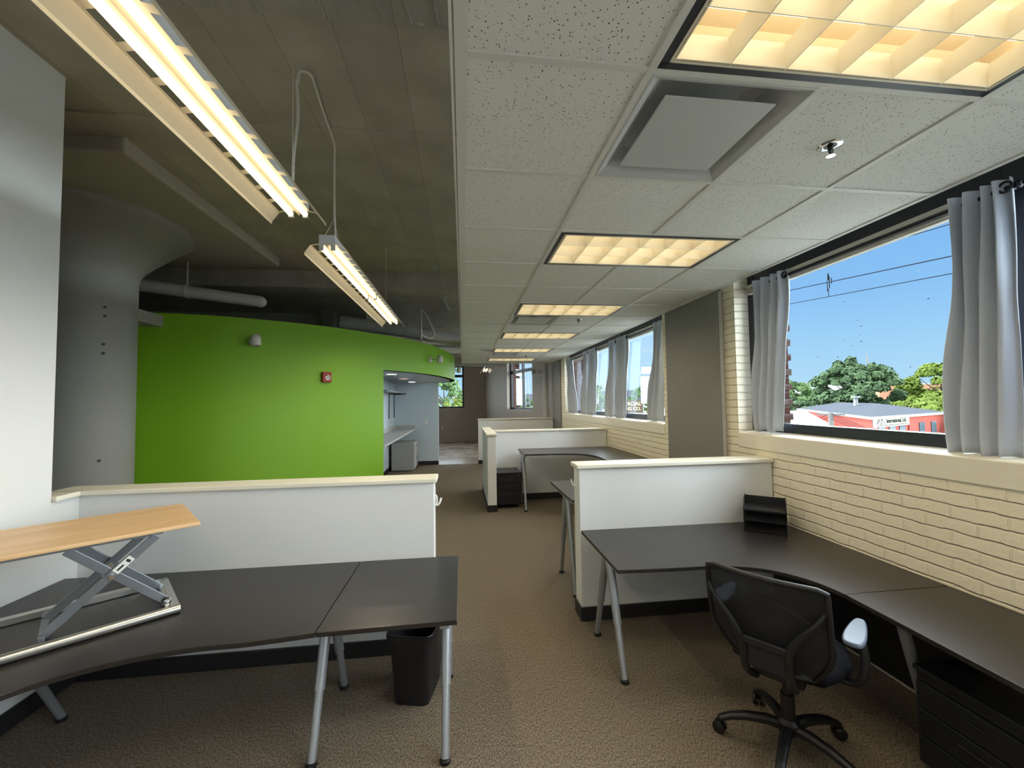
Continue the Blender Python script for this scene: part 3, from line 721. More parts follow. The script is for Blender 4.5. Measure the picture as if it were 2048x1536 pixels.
pipe('thin grey conduit beside the flat grey pier', [(RX-0.028, 3.60, 0), (RX-0.028, 3.60, CZ-0.01)], 0.017)
pipe('narrow wall conduit along the far brick wall', [(-1.4, 17.02, 0.62), (0.8, 17.02, 0.62)], 0.014)
for (x, y, lab) in ((-0.40, 5.9, 'small grey junction box on the slab above the second hanging light'), (-0.36, 7.55, 'small grey junction box on the slab above the bulkhead')):
    tag(MB().box(x-0.05, x+0.05, y-0.05, y+0.05, SZ-0.06, SZ).build('junction_box', 'pipe_paint', bevel=0.005), lab, 'junction box')

# ================================================================== GREEN WALL FITTINGS
def sconce(loc, nrm, label, out=0.13, side=0.0):
    """dome cup on a short arm; nrm = outward wall normal"""
    t = thing('wall_sconce', label, 'wall light', loc, group='white dome wall lights')
    th = math.atan2(nrm[1], nrm[0]) ; t.rotation_euler = (0, 0, th)
    MB().lathe([(0.062, 0.0), (0.062, 0.010), (0.052, 0.018), (0.0, 0.02)], (0, 0, 0), 24, 'x', caps=False).build('back_plate', 'sconce_white', t, local=True, smooth=True)
    MB().tube([(0.015, 0, 0), (out, side, 0)], 0.011, 10).build('arm', 'sconce_white', t, local=True, smooth=True)
    c = (out+0.045, side, 0)
    MB().lathe([(0.052, -0.065), (0.056, -0.065), (0.057, 0.0), (0.054, 0.03), (0.043, 0.055), (0.024, 0.072), (0.001, 0.078)], c, 24, 'z', caps=False).build('cup', 'sconce_white', t, local=True, smooth=True, solid=0.003)
    MB().lathe([(0.001, -0.05), (0.050, -0.052), (0.050, -0.048), (0.001, -0.045)], c, 20).build('baffle', 'black_base', t, local=True)
    return t
def gnorm(x):
    i = min(range(len(GP)-1), key=lambda k: abs(GP[k].x - x)); d = (GP[i+1]-GP[max(i-1, 0)]).normalized(); return GP[i], Vector((d.y, -d.x, 0))
def gpt(x):
    for i in range(len(GP)-1):
        if GP[i].x <= x <= GP[i+1].x:
            t = (x-GP[i].x)/(GP[i+1].x-GP[i].x); d = (GP[i+1]-GP[i]).normalized(); return GP[i].lerp(GP[i+1], t), Vector((d.y, -d.x, 0))
p, n_ = gpt(-2.585); sconce((p.x, p.y, 2.44), n_, 'white dome wall light on the green wall, nearest the round column')
p, n_ = gpt(-0.60); sconce((p.x, p.y, 2.45), n_, 'white dome wall light on the green bulkhead above the alcove', 0.15)
sconce((-0.195, 10.1, 2.44), (1, 0.05), 'white dome wall light at the tip of the bulkhead, dark against the far window', 0.06)
aw = A0 + (A1-A0)*0.945; nn = Vector((-(A1-A0).y, (A1-A0).x, 0)).normalized()*-1
nn = Vector(((A1-A0).y, -(A1-A0).x, 0)).normalized()
sconce((aw.x+0.0, aw.y, 2.56), nn, 'small dome wall light on the grey angled wall', 0.10)
p, n_ = gpt(-1.885)
t = thing('fire_alarm', 'red fire alarm strobe on the green wall', 'fire alarm', (p.x, p.y, 2.02)); t.rotation_euler = (0, 0, math.atan2(n_.y, n_.x)+PI/2)
MB().box(-0.062, 0.062, -0.055, 0.0, -0.072, 0.072).build('housing', 'alarm_red', t, local=True, bevel=0.008)
m = MB(); m.lathe([(0.034, -0.06), (0.034, -0.054)], (0.008, 0, -0.008), 20, 'y'); m.build('strobe_lens', 'white_plastic', t, local=True, smooth=True)
m = MB()
m.bar((-0.03, -0.0605, 0.02), (0.0, -0.0605, 0.022), 0.002, 0.012); m.bar((0.015, -0.0625, -0.035), (0.03, -0.0625, 0.015), 0.002, 0.008); m.bar((-0.012, -0.0625, -0.02), (0.012, -0.0625, 0.008), 0.002, 0.010)
m.build('flame_symbol', 'black_base', t, local=True)

# alcove fittings
for (x, y, lab, mm) in ((-1.285, 7.61, 'white recessed downlight nearest the green wall edge', 'downlight_white'), (-1.285, 9.05, 'pinkish recessed downlight in the middle of the alcove ceiling', 'downlight_warm'), (-1.275, 10.49, 'white recessed downlight deepest in the alcove', 'downlight_white')):
    t = thing('downlight', lab, 'ceiling light', (x, y, GB), group='alcove downlights')
    MB().lathe([(0.085, -0.004), (0.105, -0.004), (0.105, 0.003), (0.085, 0.003)], (x, y, GB), 28).build('trim_ring', 'white_plastic', t)
    MB().lathe([(0.001, -0.0045), (0.086, -0.0045), (0.086, 0.0), (0.001, 0.0)], (x, y, GB), 28).build('lamp', mm, t)
t = thing('alcove_counter', 'long grey counter with backsplash along the alcove side wall', 'counter', (-1.53, 9.0, 0.93))
MB().box(-1.787, -1.27, 6.85, 11.117, 0.925, 0.965).build('countertop', 'counter_grey', t, bevel=0.003)
m = MB(); m.box(-1.787, -1.77, 6.85, 11.117, 0.965, 1.06); m.box(-1.77, -1.27, 11.10, 11.117, 0.965, 1.06); m.build('backsplash', 'counter_grey', t)
for y in (7.6, 9.9):
    m = MB(); m.bar((-1.775, y, 0.915), (-1.40, y, 0.915), 0.03, 0.02); m.bar((-1.78, y, 0.92), (-1.78, y, 0.62), 0.03, 0.02, (1, 0, 0)); m.bar((-1.775, y, 0.65), (-1.45, y, 0.905), 0.03, 0.015); m.build('bracket', 'black_metal', t)
t = thing('wall_shelf', 'narrow dark shelf on black wall tracks in the alcove', 'shelf', (-1.7, 10.4, 1.90))
MB().box(-1.775, -1.47, 8.2, 11.0, 1.885, 1.91).build('board', 'steel_grey', t, bevel=0.002)
for y in (10.2, 10.95):
    m = MB(); m.box(-1.79, -1.772, y-0.012, y+0.012, 1.27, 1.98); m.build('wall_track', 'black_metal', t)
    m = MB(); m.prism([(-1.772, y-0.006), (-1.50, y-0.006), (-1.50, y+0.006), (-1.772, y+0.006)], 1.865, 1.885); m.build('bracket', 'black_metal', t)
t = thing('file_cabinet', 'grey steel file cabinet under the alcove counter', 'file cabinet', (-1.5, 10.6, 0))
MB().box(-1.72, -1.20, 10.16, 10.98, 0.02, 0.675).build('body', 'cabinet_grey', t, bevel=0.005)
for k, (z0, z1) in enumerate(((0.36, 0.66), (0.04, 0.345))):
    d = MB().box(-1.20, -1.182, 10.18, 10.96, z0, z1).build('drawer', 'cabinet_grey', t, bevel=0.003)
    MB().tube([(-1.182, 10.48, z1-0.07), (-1.155, 10.50, z1-0.07), (-1.155, 10.64, z1-0.07), (-1.182, 10.66, z1-0.07)], 0.006, 8).build('handle', 'steel_grey', d)
    MB().lathe([(0.012, 0), (0.012, 0.006)], (-1.182, 10.26, z1-0.06), 12, 'x').build('lock', 'chrome', d)
t = thing('wall_switch', 'white switch plate on the alcove back wall', 'switch', (-0.965, 11.12, 1.14))
MB().box(-1.02, -0.94, 11.112, 11.12, 1.08, 1.20).build('plate', 'white_plastic', t, bevel=0.003)
MB().box(-0.99, -0.97, 11.106, 11.113, 1.12, 1.16).build('rocker', 'cap_paint', t)
t = thing('outlet_box', 'small pale outlet box on the far brick wall', 'outlet', (-0.86, 17.0, 0.60))
MB().box(-0.89, -0.83, 16.99, 17.05, 0.55, 0.68).build('box', 'cap_paint', t, bevel=0.004)

# ================================================================== DESKS
def desk_legs(t, x, ya, yb, z, splay=0.0, n=2, xs=0.0):
    """A-frame: two telescopic legs that meet under the top"""
    ym = (ya+yb)/2
    br = MB(); br.bar((x, ya+0.02, z-0.045), (x, yb-0.02, z-0.045), 0.045, 0.03); br.build('bracket', 'leg_grey', t, bevel=0.003)
    for yf, yt in ((ya, ym-0.035), (yb, ym+0.035)):
        p0 = Vector((x+xs, yf, 0.018)); p1 = Vector((x, yt, z-0.05)); pm = p0.lerp(p1, 0.44)
        m = MB(); m.tube([p1, pm], [0.027, 0.024], 18); m.tube([pm + (p1-pm)*0.012, pm], 0.0255, 18); m.tube([pm, p0], [0.0195, 0.0185], 18)
        leg = m.build('leg', 'leg_grey', t, smooth=True)
        MB().lathe([(0.024, 0.0), (0.026, 0.006), (0.024, 0.016), (0.015, 0.022)], (p0.x, p0.y, 0), 18).build('foot', 'black_plastic', leg, smooth=True)
def arc(p, a, q, k=10):
    """quadratic curve p -> q with control a"""
    return [(p[0]*(1-t)**2 + 2*a[0]*t*(1-t) + q[0]*t*t, p[1]*(1-t)**2 + 2*a[1]*t*(1-t) + q[1]*t*t) for t in [i/k for i in range(k+1)]]
def smooth_pts(P, k=5): return [(v.x, v.y) for v in cat_rom([Vector((x, y, 0)) for x, y in P], k)]
def desk(label, poly, z, legs, top_th=0.022, name='desk'):
    cx = sum(p[0] for p in poly)/len(poly); cy = sum(p[1] for p in poly)/len(poly)
    t = thing(name, label, 'desk', (cx, cy, 0))
    MB().prism(poly, z-top_th, z).build('tabletop', 'desk_veneer', t, bevel=0.0025, label='dark brown wood veneer top')
    for l in legs: desk_legs(t, *l)
    return t
# left desk: corner piece + extension
zl = 0.645
curveL = smooth_pts([(-0.657, 1.931), (-0.906, 1.900), (-1.10, 1.893), (-1.272, 1.866), (-1.415, 1.819), (-1.543, 1.750), (-1.63, 1.668), (-1.70, 1.55)])
desk('dark corner desk at the left with the sit stand riser on it', [(-0.657, 2.745), (LX+0.006, 2.745), (LX+0.006, 1.50), (-1.72, 1.50)] + curveL[::-1], zl, [(-0.70, 2.03, 2.55, zl), (-2.12, 1.85, 2.50, zl)])
desk('narrow dark desk extension over the black waste bin', [(-0.653, 1.931), (-0.036, 1.945), (-0.036, 2.745), (-0.653, 2.745)], zl, [(-0.095, 1.97, 2.56, zl)])
# right desk
zr = 0.675
curveR = smooth_pts([(0.872, 2.295), (1.18, 2.277), (1.40, 2.272), (1.56, 2.245), (1.70, 2.185), (1.80, 2.075), (1.85, 1.96), (1.866, 1.852)])
desk('dark corner desk at the right under the letter trays', [(2.462, 3.025), (0.872, 3.025)] + curveR + [(2.462, 1.852)], zr, [(0.925, 2.362, 2.853, zr), (2.02, 1.98, 1.98+0.001, zr)][:1])
MB().box(2.395, 2.415, 1.70, 2.98, 0.07, zr-0.024).build('dark_fill_panel', 'black_plastic', bpy.data.objects['desk.002'], bevel=0.002)  # added black sheet that fills the dark area beneath the desktop
desk('dark desk extension along the brick wall over the drawer pedestal', [(2.462, 1.848), (1.866, 1.848), (1.836, 1.05), (2.462, 1.05)], zr, [])
t = bpy.data.objects['desk.003']
m = MB(); m.tube([(1.96, 1.67, zr-0.03), (2.10, 1.72, 0.30), (2.20, 1.75, 0.02)], [0.024, 0.022, 0.018], 14); m.build('leg', 'leg_grey', t, smooth=True)
# middle cubicle desks
zm = 0.83
desk('dark desk hidden mostly behind the nearest right half wall', [(2.462, 4.13), (0.88, 4.13), (0.885, 3.32), (2.462, 3.32)], zm, [(0.93, 3.42, 3.92, zm)])
zf = 0.865
curveF = smooth_pts([(0.905, 6.01), (1.2, 5.99), (1.45, 5.975), (1.65, 5.92), (1.78, 5.80), (1.85, 5.64), (1.87, 5.5), (1.87, 5.35)])
desk('dark corner desk standing beside the black drawer pedestal', [(2.462, 6.75), (0.898, 6.75)] + curveF + [(1.87, 4.9), (2.462, 4.9)], zf, [(0.925, 6.12, 6.62, zf)])

# ================================================================== SIT STAND RISER
dv = Vector((-0.776, -0.63, 0)); nv = Vector((-0.63, 0.776, 0)); P0 = Vector((-1.376, 2.21, zl))
th = math.atan2(dv.y, dv.x)
t = thing('desk_riser', 'wooden topped sit stand riser with grey scissor legs on left desk', 'desk riser', P0, 0.0)
def Q(s, n, z): return P0 + dv*s + nv*n + Vector((0, 0, z))
LEN = 0.80; DEP = 0.46
m = MB(); m.tube([Q(-0.002, 0.012, 0.020), Q(LEN, 0.012, 0.020)], 0.0195, 20); m.build('front_rail', 'aluminium', t, smooth=True, label='rounded aluminium rail')
m = MB(); m.bar(Q(0, DEP, 0.018), Q(LEN, DEP, 0.018), 0.035, 0.034); m.build('rear_rail', 'aluminium', t, bevel=0.003)
for s_ in (0.015, LEN-0.015):
    m = MB(); m.bar(Q(s_, 0.012, 0.018), Q(s_, DEP, 0.018), 0.035, 0.034); m.build('end_rail', 'aluminium', t, bevel=0.003)
HT = 0.375
for n_ in (0.10, 0.30):
    m = MB(); m.bar(Q(0.045, n_, 0.045), Q(0.385, n_, HT), 0.012, 0.036); m.build('scissor_arm', 'steel_grey', t, bevel=0.002)
    m = MB(); m.bar(Q(0.445, n_-0.016, 0.04), Q(0.085, n_-0.016, HT), 0.012, 0.036); a2 = m.build('scissor_arm', 'steel_grey', t, bevel=0.002)
    m = MB(); m.tube([Q(0.24, n_-0.034, 0.225), Q(0.24, n_+0.012, 0.225)], 0.012, 14); m.build('pivot_bolt', 'chrome', t, smooth=True)
    if n_ == 0.10:
        pa = Q(0.445, n_-0.0225, 0.04); pb = Q(0.085, n_-0.0225, HT); da = (pb-pa)
        m = MB(); m.bar(pa+da*0.60, pa+da*0.76, 0.001, 0.030); lb = m.build('sticker', 'white_plastic', a2, label='white sticker')
        m = MB(); off = nv*-0.001
        m.bar(pa+da*0.62+off, pa+da*0.68+off, 0.0008, 0.008); m.bar(pa+da*0.715+off, pa+da*0.735+off, 0.0008, 0.018); m.bar(pa+da*0.705+off+Vector((0, 0, 0.004)), pa+da*0.745+off-Vector((0, 0, 0.004)), 0.0008, 0.005); m.build('sticker_print', 'black_base', a2)
m = MB(); m.bar(Q(0.447, 0.05, 0.035), Q(0.447, 0.36, 0.035), 0.022, 0.03); m.build('cross_bar', 'steel_grey', t, bevel=0.002)
m = MB(); m.tube([Q(0.045, 0.03, 0.045), Q(0.045, 0.42, 0.045)], 0.009, 12); m.lathe([(0.022, 0), (0.022, 0.006)], Q(0.045, 0.075, 0.045), 16, 'y'); m.build('axle', 'chrome', t, smooth=True)
m = MB(); m.bar(Q(0.06, 0.10, HT+0.01), Q(0.62, 0.10, HT+0.01), 0.03, 0.018); m.build('top_rail', 'steel_grey', t)
m = MB(); m.bar(Q(0.06, 0.32, HT+0.01), Q(0.62, 0.32, HT+0.01), 0.03, 0.018); m.build('top_rail', 'steel_grey', t)
bo = MB(); bo.box(0, 0.90, 0, 0.58, 0, 0.018)
o = bo.build('worktop', 'oak_board', t, local=True, bevel=0.004, label='light wood board'); q_ = Q(-0.08, 0.035, HT+0.02) - P0
o.location = q_; M3 = Matrix((dv, -nv, Vector((0, 0, 1)))).transposed()
o.rotation_euler = Matrix((dv, nv, Vector((0, 0, 1)))).transposed().to_euler() if dv.cross(nv).z > 0 else (0, 0, th)
if dv.cross(nv).z <= 0:
    o.location = q_ + nv*0.58

# ================================================================== LETTER TRAY
t = thing('letter_tray', 'black three tier letter tray on the right desk by the brick wall', 'letter tray', (2.054, 2.835, zr), math.atan2(-0.63, 0.77))
WT, DT, PT = 0.27, 0.235, 0.073
for k in range(3):
    z = 0.008 + k*PT
    m = MB(); m.box(0, WT, 0, DT, z, z+0.004); m.box(0.0, WT, -0.004, 0.004, z-0.003, z+0.007); m.box(0, WT, DT-0.004, DT, z, z+0.062)
    pr = [(0.0, 0.012), (0.02, 0.016), (0.06, 0.030), (0.10, 0.048), (0.14, 0.060), (DT, 0.066)]
    for x in (0.002, WT-0.002):
        m.tube([(x, y, z+h) for y, h in pr], 0.0035, 8)
        n_ = 16
        for q_ in range(n_):
            y = 0.012 + (DT-0.016)*q_/(n_-1); h = 0
            for (ya, ha), (yb, hb) in zip(pr, pr[1:]):
                if ya <= y <= yb: h = ha + (hb-ha)*(y-ya)/(yb-ya)
            m.box(x-0.001, x+0.001, y-0.0022, y+0.0022, z, z+h)
    ti = m.build('tier', 'black_metal', t, local=True)
    if k < 2:
        for x in (0.002, WT-0.002):
            for y in (0.03, DT-0.03): MB().tube([(x, y, z), (x, y, z+PT)], 0.0032, 6).build('post', 'black_metal', t, local=True)
for x in (0.015, WT-0.015):
    for y in (0.02, DT-0.02): MB().lathe([(0.008, 0), (0.008, 0.006)], (x, y, 0), 10).build('foot', 'black_plastic', t, local=True)

# ================================================================== DRAWER PEDESTALS
def pedestal(label, loc, rz, w, d, h, name='drawer_pedestal'):
    """front faces local -y"""
    t = thing(name, label, 'drawer pedestal', loc, rz)
    MB().box(-w/2, w/2, 0, d, 0.055, h-0.02).build('body', 'black_metal', t, local=True, bevel=0.004)
    MB().box(-w/2-0.004, w/2+0.004, -0.022, d, h-0.02, h).build('top', 'black_metal', t, local=True, bevel=0.003)
    zz = [h-0.06, h-0.06-0.115, h-0.06-0.23, 0.06]
    MB().box(-w/2+0.004, w/2-0.004, -0.010, 0, h-0.058, h-0.021).build('lock_rail', 'black_metal', t, local=True)
    MB().lathe([(0.009, -0.016), (0.009, -0.009)], (w/2-0.035, 0, h-0.04), 12, 'y').build('lock', 'chrome', t, local=True)
    for k in range(3):
        dr = MB().box(-w/2+0.004, w/2-0.004, -0.020, 0, zz[k+1]+0.003, zz[k]-0.003).build('drawer', 'black_metal', t, local=True, bevel=0.004)
        zc = zz[k]-0.052
        m = MB(); m.extr([(-0.055, zc), (0.055, zc), (0.042, zc-0.018), (-0.042, zc-0.018)], -0.0205, -0.0195); m.tube([(-0.055, -0.022, zc+0.004), (0, -0.027, zc+0.007), (0.055, -0.022, zc+0.004)], 0.004, 8)
        m.build('pull', 'black_plastic', dr, local=True)
    for i, (x, y) in enumerate(((-w/2+0.05, 0.05), (w/2-0.05, 0.05), (-w/2+0.05, d-0.05), (w/2-0.05, d-0.05), (0, 0.02))):
        m = MB(); m.lathe([(0.022, -0.008), (0.024, 0), (0.022, 0.008)], (x, y, 0.024), 16, 'x'); m.tube([(x, y, 0.03), (x, y, 0.056)], 0.009, 8); m.build('caster', 'black_plastic', t, local=True, smooth=True)
    return t
pedestal('black three drawer pedestal on casters beside the far half wall', (0.695, 6.345, 0), 0.0, 0.375, 0.46, 0.55)
pedestal('black drawer pedestal in shadow under the desk at the bottom right', (1.985, 1.42, 0), -PI/2, 0.42, 0.46, 0.47)

# ================================================================== WASTE BIN
t = thing('waste_bin', 'black plastic waste bin under the left desk extension', 'waste bin', (-0.30, 2.345, 0), math.atan2(-0.33, 0.94)+0.12)
def rr(w, d, r, n=5):
    P = []
    for cx, cy, a in ((w/2-r, d/2-r, 0), (-w/2+r, d/2-r, PI/2), (-w/2+r, -d/2+r, PI), (w/2-r, -d/2+r, 1.5*PI)):
        for k in range(n+1): P.append((cx+r*math.cos(a+PI/2*k/n), cy+r*math.sin(a+PI/2*k/n)))
    return P
def loft(secs):
    m = MB(); n = len(secs[0][0]); vs = []; fs = []
    for P, z in secs: vs += [(x, y, z) for x, y in P]
    for i in range(len(secs)-1):
        for k in range(n): fs.append((i*n+k, i*n+(k+1) % n, i*n+n+(k+1) % n, i*n+n+k))
    fs.append(tuple(range(n-1, -1, -1)))
    return m.add(vs, fs)
def sh(P, dy): return [(x, y+dy) for x, y in P]
DY = 0.14
secs = [(sh(rr(0.195, 0.27, 0.035), DY), 0.0), (sh(rr(0.205, 0.285, 0.035), DY), 0.10), (sh(rr(0.235, 0.33, 0.04), DY), 0.345), (sh(rr(0.262, 0.358, 0.045), DY), 0.35), (sh(rr(0.266, 0.362, 0.045), DY), 0.385), (sh(rr(0.252, 0.346, 0.045), DY), 0.387), (sh(rr(0.228, 0.323, 0.04), DY), 0.33), (sh(rr(0.198, 0.276, 0.035), DY), 0.012)]
loft(secs).build('bin', 'black_plastic', t, local=True, smooth=True)
m = MB(); m.tube([(x*1.0, y, 0.388) for x, y in sh(rr(0.258, 0.353, 0.045), DY)], 0.004, 6, closed=True); m.build('rim', 'black_plastic', t, local=True, smooth=True)

# ================================================================== OFFICE CHAIR
t = thing('office_chair', 'black mesh back office chair pulled up to the right corner desk', 'chair', (1.505, 1.815, 0), math.radians(-53.1))
for wa in (150, 78, 6, -66, -138):
    a = math.radians(wa + 53.1); d = Vector((math.cos(a), math.sin(a), 0)); s_ = Vector((-d.y, d.x, 0))
    P = [(0.02, 0.115), (0.09, 0.122), (0.17, 0.114), (0.24, 0.095), (0.295, 0.068)]
    m = MB(); vs = []; fs = []
    for i, (r, z) in enumerate(P):
        w = 0.032 - 0.011*i/4; h = 0.018 - 0.006*i/4
        c = d*r + Vector((0, 0, z))
        for (p, q) in ((-1, -1), (1, -1), (1, 0.4), (0.5, 1), (-0.5, 1), (-1, 0.4)): vs.append(c + s_*(p*w*0.8) + Vector((0, 0, q*h)))
    for i in range(4):
        for k in range(6): fs.append((i*6+k, i*6+(k+1) % 6, i*6+6+(k+1) % 6, i*6+6+k))
    fs += [tuple(range(5, -1, -1)), tuple(24+k for k in range(6))]
    m.add(vs, fs); leg = m.build('base_leg', 'black_plastic', t, local=True, bevel=0.003)
    c = d*0.292; m = MB(); ax = 'x'
    b2 = s_*0.75 + d*0.35; b2.normalize()
    for q in (-1, 1):
        e0 = c + b2*(q*0.008) + Vector((0, 0, 0.029)); e1 = c + b2*(q*0.024) + Vector((0, 0, 0.029)); m.tube([e0, e0.lerp(e1, 0.3), e0.lerp(e1, 0.8), e1], [0.024, 0.029, 0.028, 0.022], 18)
    m.tube([c + Vector((0, 0, 0.03)), c + Vector((0, 0, 0.075))], 0.010, 10)
    m.build('caster', 'black_plastic', leg, local=True, smooth=True)
m = MB(); m.lathe([(0.045, 0.09), (0.05, 0.10), (0.048, 0.135), (0.03, 0.15), (0.028, 0.26), (0.020, 0.262), (0.018, 0.40)], (0, 0, 0), 20); m.build('gas_column', 'black_plastic', t, local=True, smooth=True)
MB().box(-0.10, 0.10, -0.16, 0.10, 0.385, 0.435).build('tilt_mechanism', 'black_plastic', t, local=True, bevel=0.01)
m = MB(); n1, n2 = 14, 14; vs = []; fs = []
def seat_pt(u, v, top):
    x = u*0.245*(1-0.10*max(0, -v)); y = v*0.235 + 0.02
    rr_ = max(abs(u), abs(v)); edge = max(0, (rr_-0.7)/0.3)
    z = 0.50 - 0.028*edge**2 - 0.012*(1-abs(u))*(1-abs(v)) - 0.03*max(0, v)**4 if top else 0.435 + 0.012*edge**2
    return (x, y, z)
def sq(u, v):
    """rounded square"""
    r = max(abs(u), abs(v)); l = math.hypot(u, v)
    if l < 1e-6: return 0, 0
    k = (1 - 0.32*(1 - r/l)*2.2); return u*k, v*k
for top in (True, False):
    for i in range(n1+1):
        for j in range(n2+1):
            u, v = sq(-1+2*i/n1, -1+2*j/n2); vs.append(seat_pt(u, v, top))
K = (n1+1)*(n2+1)
for i in range(n1):
    for j in range(n2):
        a = i*(n2+1)+j; fs.append((a, a+n2+1, a+n2+2, a+1)); fs.append((K+a, K+a+1, K+a+n2+2, K+a+n2+1))
bd = [(i, 0) for i in range(n1)] + [(n1, j) for j in range(n2)] + [(i, n2) for i in range(n1, 0, -1)] + [(0, j) for j in range(n2, 0, -1)]
ids = [i*(n2+1)+j for i, j in bd]
for k in range(len(ids)): a, b_ = ids[k], ids[(k+1) % len(ids)]; fs.append((a, b_, K+b_, K+a))
m.add(vs, fs); m.build('seat', 'black_cloth', t, local=True, smooth=True, subsurf=1)
# back
def back_pt(u, z):   # u -1..1
    f = (z-0.47)/0.43
    w = 0.226 - 0.004*f
    if f < 0.42: w -= 0.085*((0.42-f)/0.42)**1.7
    y = -0.225 - 0.13*f - 0.03*math.sin(f*PI) + 0.038*(u*u)
    return Vector((u*w, y, z))
m = MB(); vs = []; fs = []; nu, nz = 12, 14
for i in range(nz+1):
    for j in range(nu+1): vs.append(back_pt(-1+2*j/nu, 0.475+0.422*i/nz))
for i in range(nz):
    for j in range(nu): a = i*(nu+1)+j; fs.append((a, a+1, a+nu+2, a+nu+1))
m.add(vs, fs); m.build('back_mesh', 'chair_mesh', t, local=True, smooth=True)
loop = [back_pt(-1+2*j/14, 0.472) for j in range(15)] + [back_pt(1, 0.472+0.43*i/12) for i in range(1, 12)]
loop += [back_pt(1.0-2*j/14, 0.90 - 0.012*(abs(1-2*j/14)**16)) for j in range(15)] + [back_pt(-1, 0.90-0.43*i/12) for i in range(1, 12)]
MB().tube(loop, 0.0115, 10, closed=True).build('back_frame', 'black_plastic', t, local=True, smooth=True)
for s_ in (-1, 1):
    P = [Vector((s_*0.075, -0.19, 0.40)), Vector((s_*0.085, -0.285, 0.47)), Vector((s_*0.085, -0.31, 0.57)), Vector((s_*0.095, -0.325, 0.63)), Vector((s_*0.135, -0.335, 0.70)), Vector((s_*0.185, -0.342, 0.765)), Vector((s_*0.214, -0.335, 0.815))]
    MB().tube(cat_rom(P, 5), [0.0165]*16 + [0.0165 - 0.0007*k for k in range(15)], 10).build('back_strut', 'black_plastic', t, local=True, smooth=True)
m = MB(); m.bar((-0.085, -0.322, 0.612), (0.085, -0.322, 0.612), 0.014, 0.03); m.bar((-0.085, -0.300, 0.55), (0.085, -0.300, 0.55), 0.012, 0.11); m.build('lumbar_bracket', 'black_plastic', t, local=True, bevel=0.004)
for s_ in (-1, 1):
    P = [Vector((s_*0.16, 0.0, 0.425)), Vector((s_*0.25, -0.01, 0.43)), Vector((s_*0.285, -0.015, 0.48)), Vector((s_*0.288, -0.005, 0.56)), Vector((s_*0.272, 0.01, 0.632))]
    arm = MB().tube(cat_rom(P, 5), 0.017, 10).build('armrest', 'black_plastic', t, local=True, smooth=True)
    po = []
    for k in range(24):
        a = 2*PI*k/24; y = 0.135*math.sin(a); x = (0.036 - 0.010*(y/0.135))*(1 if math.cos(a) >= 0 else -1)*abs(math.cos(a))**0.5
        po.append((s_*0.265+x, -0.0+y))
    MB().prism(po, 0.632, 0.652).build('arm_pad', 'arm_pad', arm, local=True, bevel=0.006, smooth=True, label='grey arm pad')
m = MB(); m.tube([(0.08, 0.02, 0.41), (0.24, 0.03, 0.405), (0.27, 0.03, 0.40)], 0.006, 8); m.build('tilt_lever', 'black_plastic', t, local=True)

# ================================================================== CURTAINS
def curtain(label, top, bot, x, zt, zb, folds, amp, grommets=True, flare=0.0, side=1):
    (ya, yb), (yc, yd) = top, bot
    t = thing('curtain', label, 'curtain', (x, (ya+yb)/2, zt), group='grey window curtains')
    nu, nv_ = folds*14, 26; vs = []; fs = []
    for j in range(nv_+1):
        v = j/nv_; e = v*v*(3-2*v)
        for i in range(nu+1):
            u = i/nu; y = (ya+(yb-ya)*u)*(1-e) + (yc+(yd-yc)*u)*e
            ph = 2*PI*folds*u + 0.5*math.sin(2.6*v+u*3)
            sx = math.sin(ph); sx = math.copysign(abs(sx)**0.75, sx)
            X = x - 0.022*(1-v) + amp*sx*(1.0 - 0.25*v) + 0.008*math.sin(9*v+5*u) + 0.006*noise.noise(Vector((u*6, v*5, x)))
            z = zt + (zb-zt)*v + 0.006*math.sin(ph*0.5)*v
            vs.append((X, y + 0.006*math.sin(7*v+u*9), z))
    for j in range(nv_):
        for i in range(nu): a = j*(nu+1)+i; fs.append((a, a+1, a+nu+2, a+nu+1))
    MB().add(vs, fs).build('panel', 'curtain_cloth', t, smooth=True, solid=0.003)
    y = ya + (yb-ya)*0.07; pts = [(x-amp*0.75, y+0.024*math.cos(q*PI/8), RODZ+0.024*math.sin(q*PI/8)) for q in range(16)]
    MB().tube(pts, 0.006, 8, closed=True).build('grommet', 'rod_metal', t, smooth=True)
    return t
RODZ = 2.622; RDX = 2.558
curtain('grey curtain bunched at the far side of the nearest window', (2.885, 3.24), (3.025, 3.33), RDX, 2.665, 1.372, 4, 0.030)
curtain('wide grey curtain hanging at the right side of the nearest window', (1.565, 1.79), (1.60, 1.885), RDX, 2.665, 1.352, 4, 0.034)
curtain('grey curtain just entering at the right edge of the view', (1.13, 1.40), (1.22, 1.525), RDX, 2.665, 1.36, 4, 0.034)
curtain('darker curtain beside the flat grey pier, far window row', (4.86, 5.10), (5.00, 5.42), RDX, 2.665, 1.362, 3, 0.030, False)
curtain('pale curtain left of the pane that shows the brown sign', (6.02, 6.42), (6.24, 6.62), RDX, 2.665, 1.362, 4, 0.030, False)
curtain('shaded curtain paired behind the pale one by the brown sign', (6.50, 6.76), (6.66, 7.12), RDX, 2.665, 1.362, 4, 0.030, False)
curtain('pale curtain in the middle of the far window row', (7.50, 7.92), (7.72, 8.17), RDX, 2.665, 1.362, 4, 0.030, False)
curtain('shaded curtain on the near side of the farthest pane', (8.02, 8.28), (8.20, 8.66), RDX, 2.665, 1.362, 4, 0.030, False)
curtain('spread curtain at the far end of the window row', (9.28, 9.68), (8.98, 9.70), RDX, 2.665, 1.362, 4, 0.030, False)
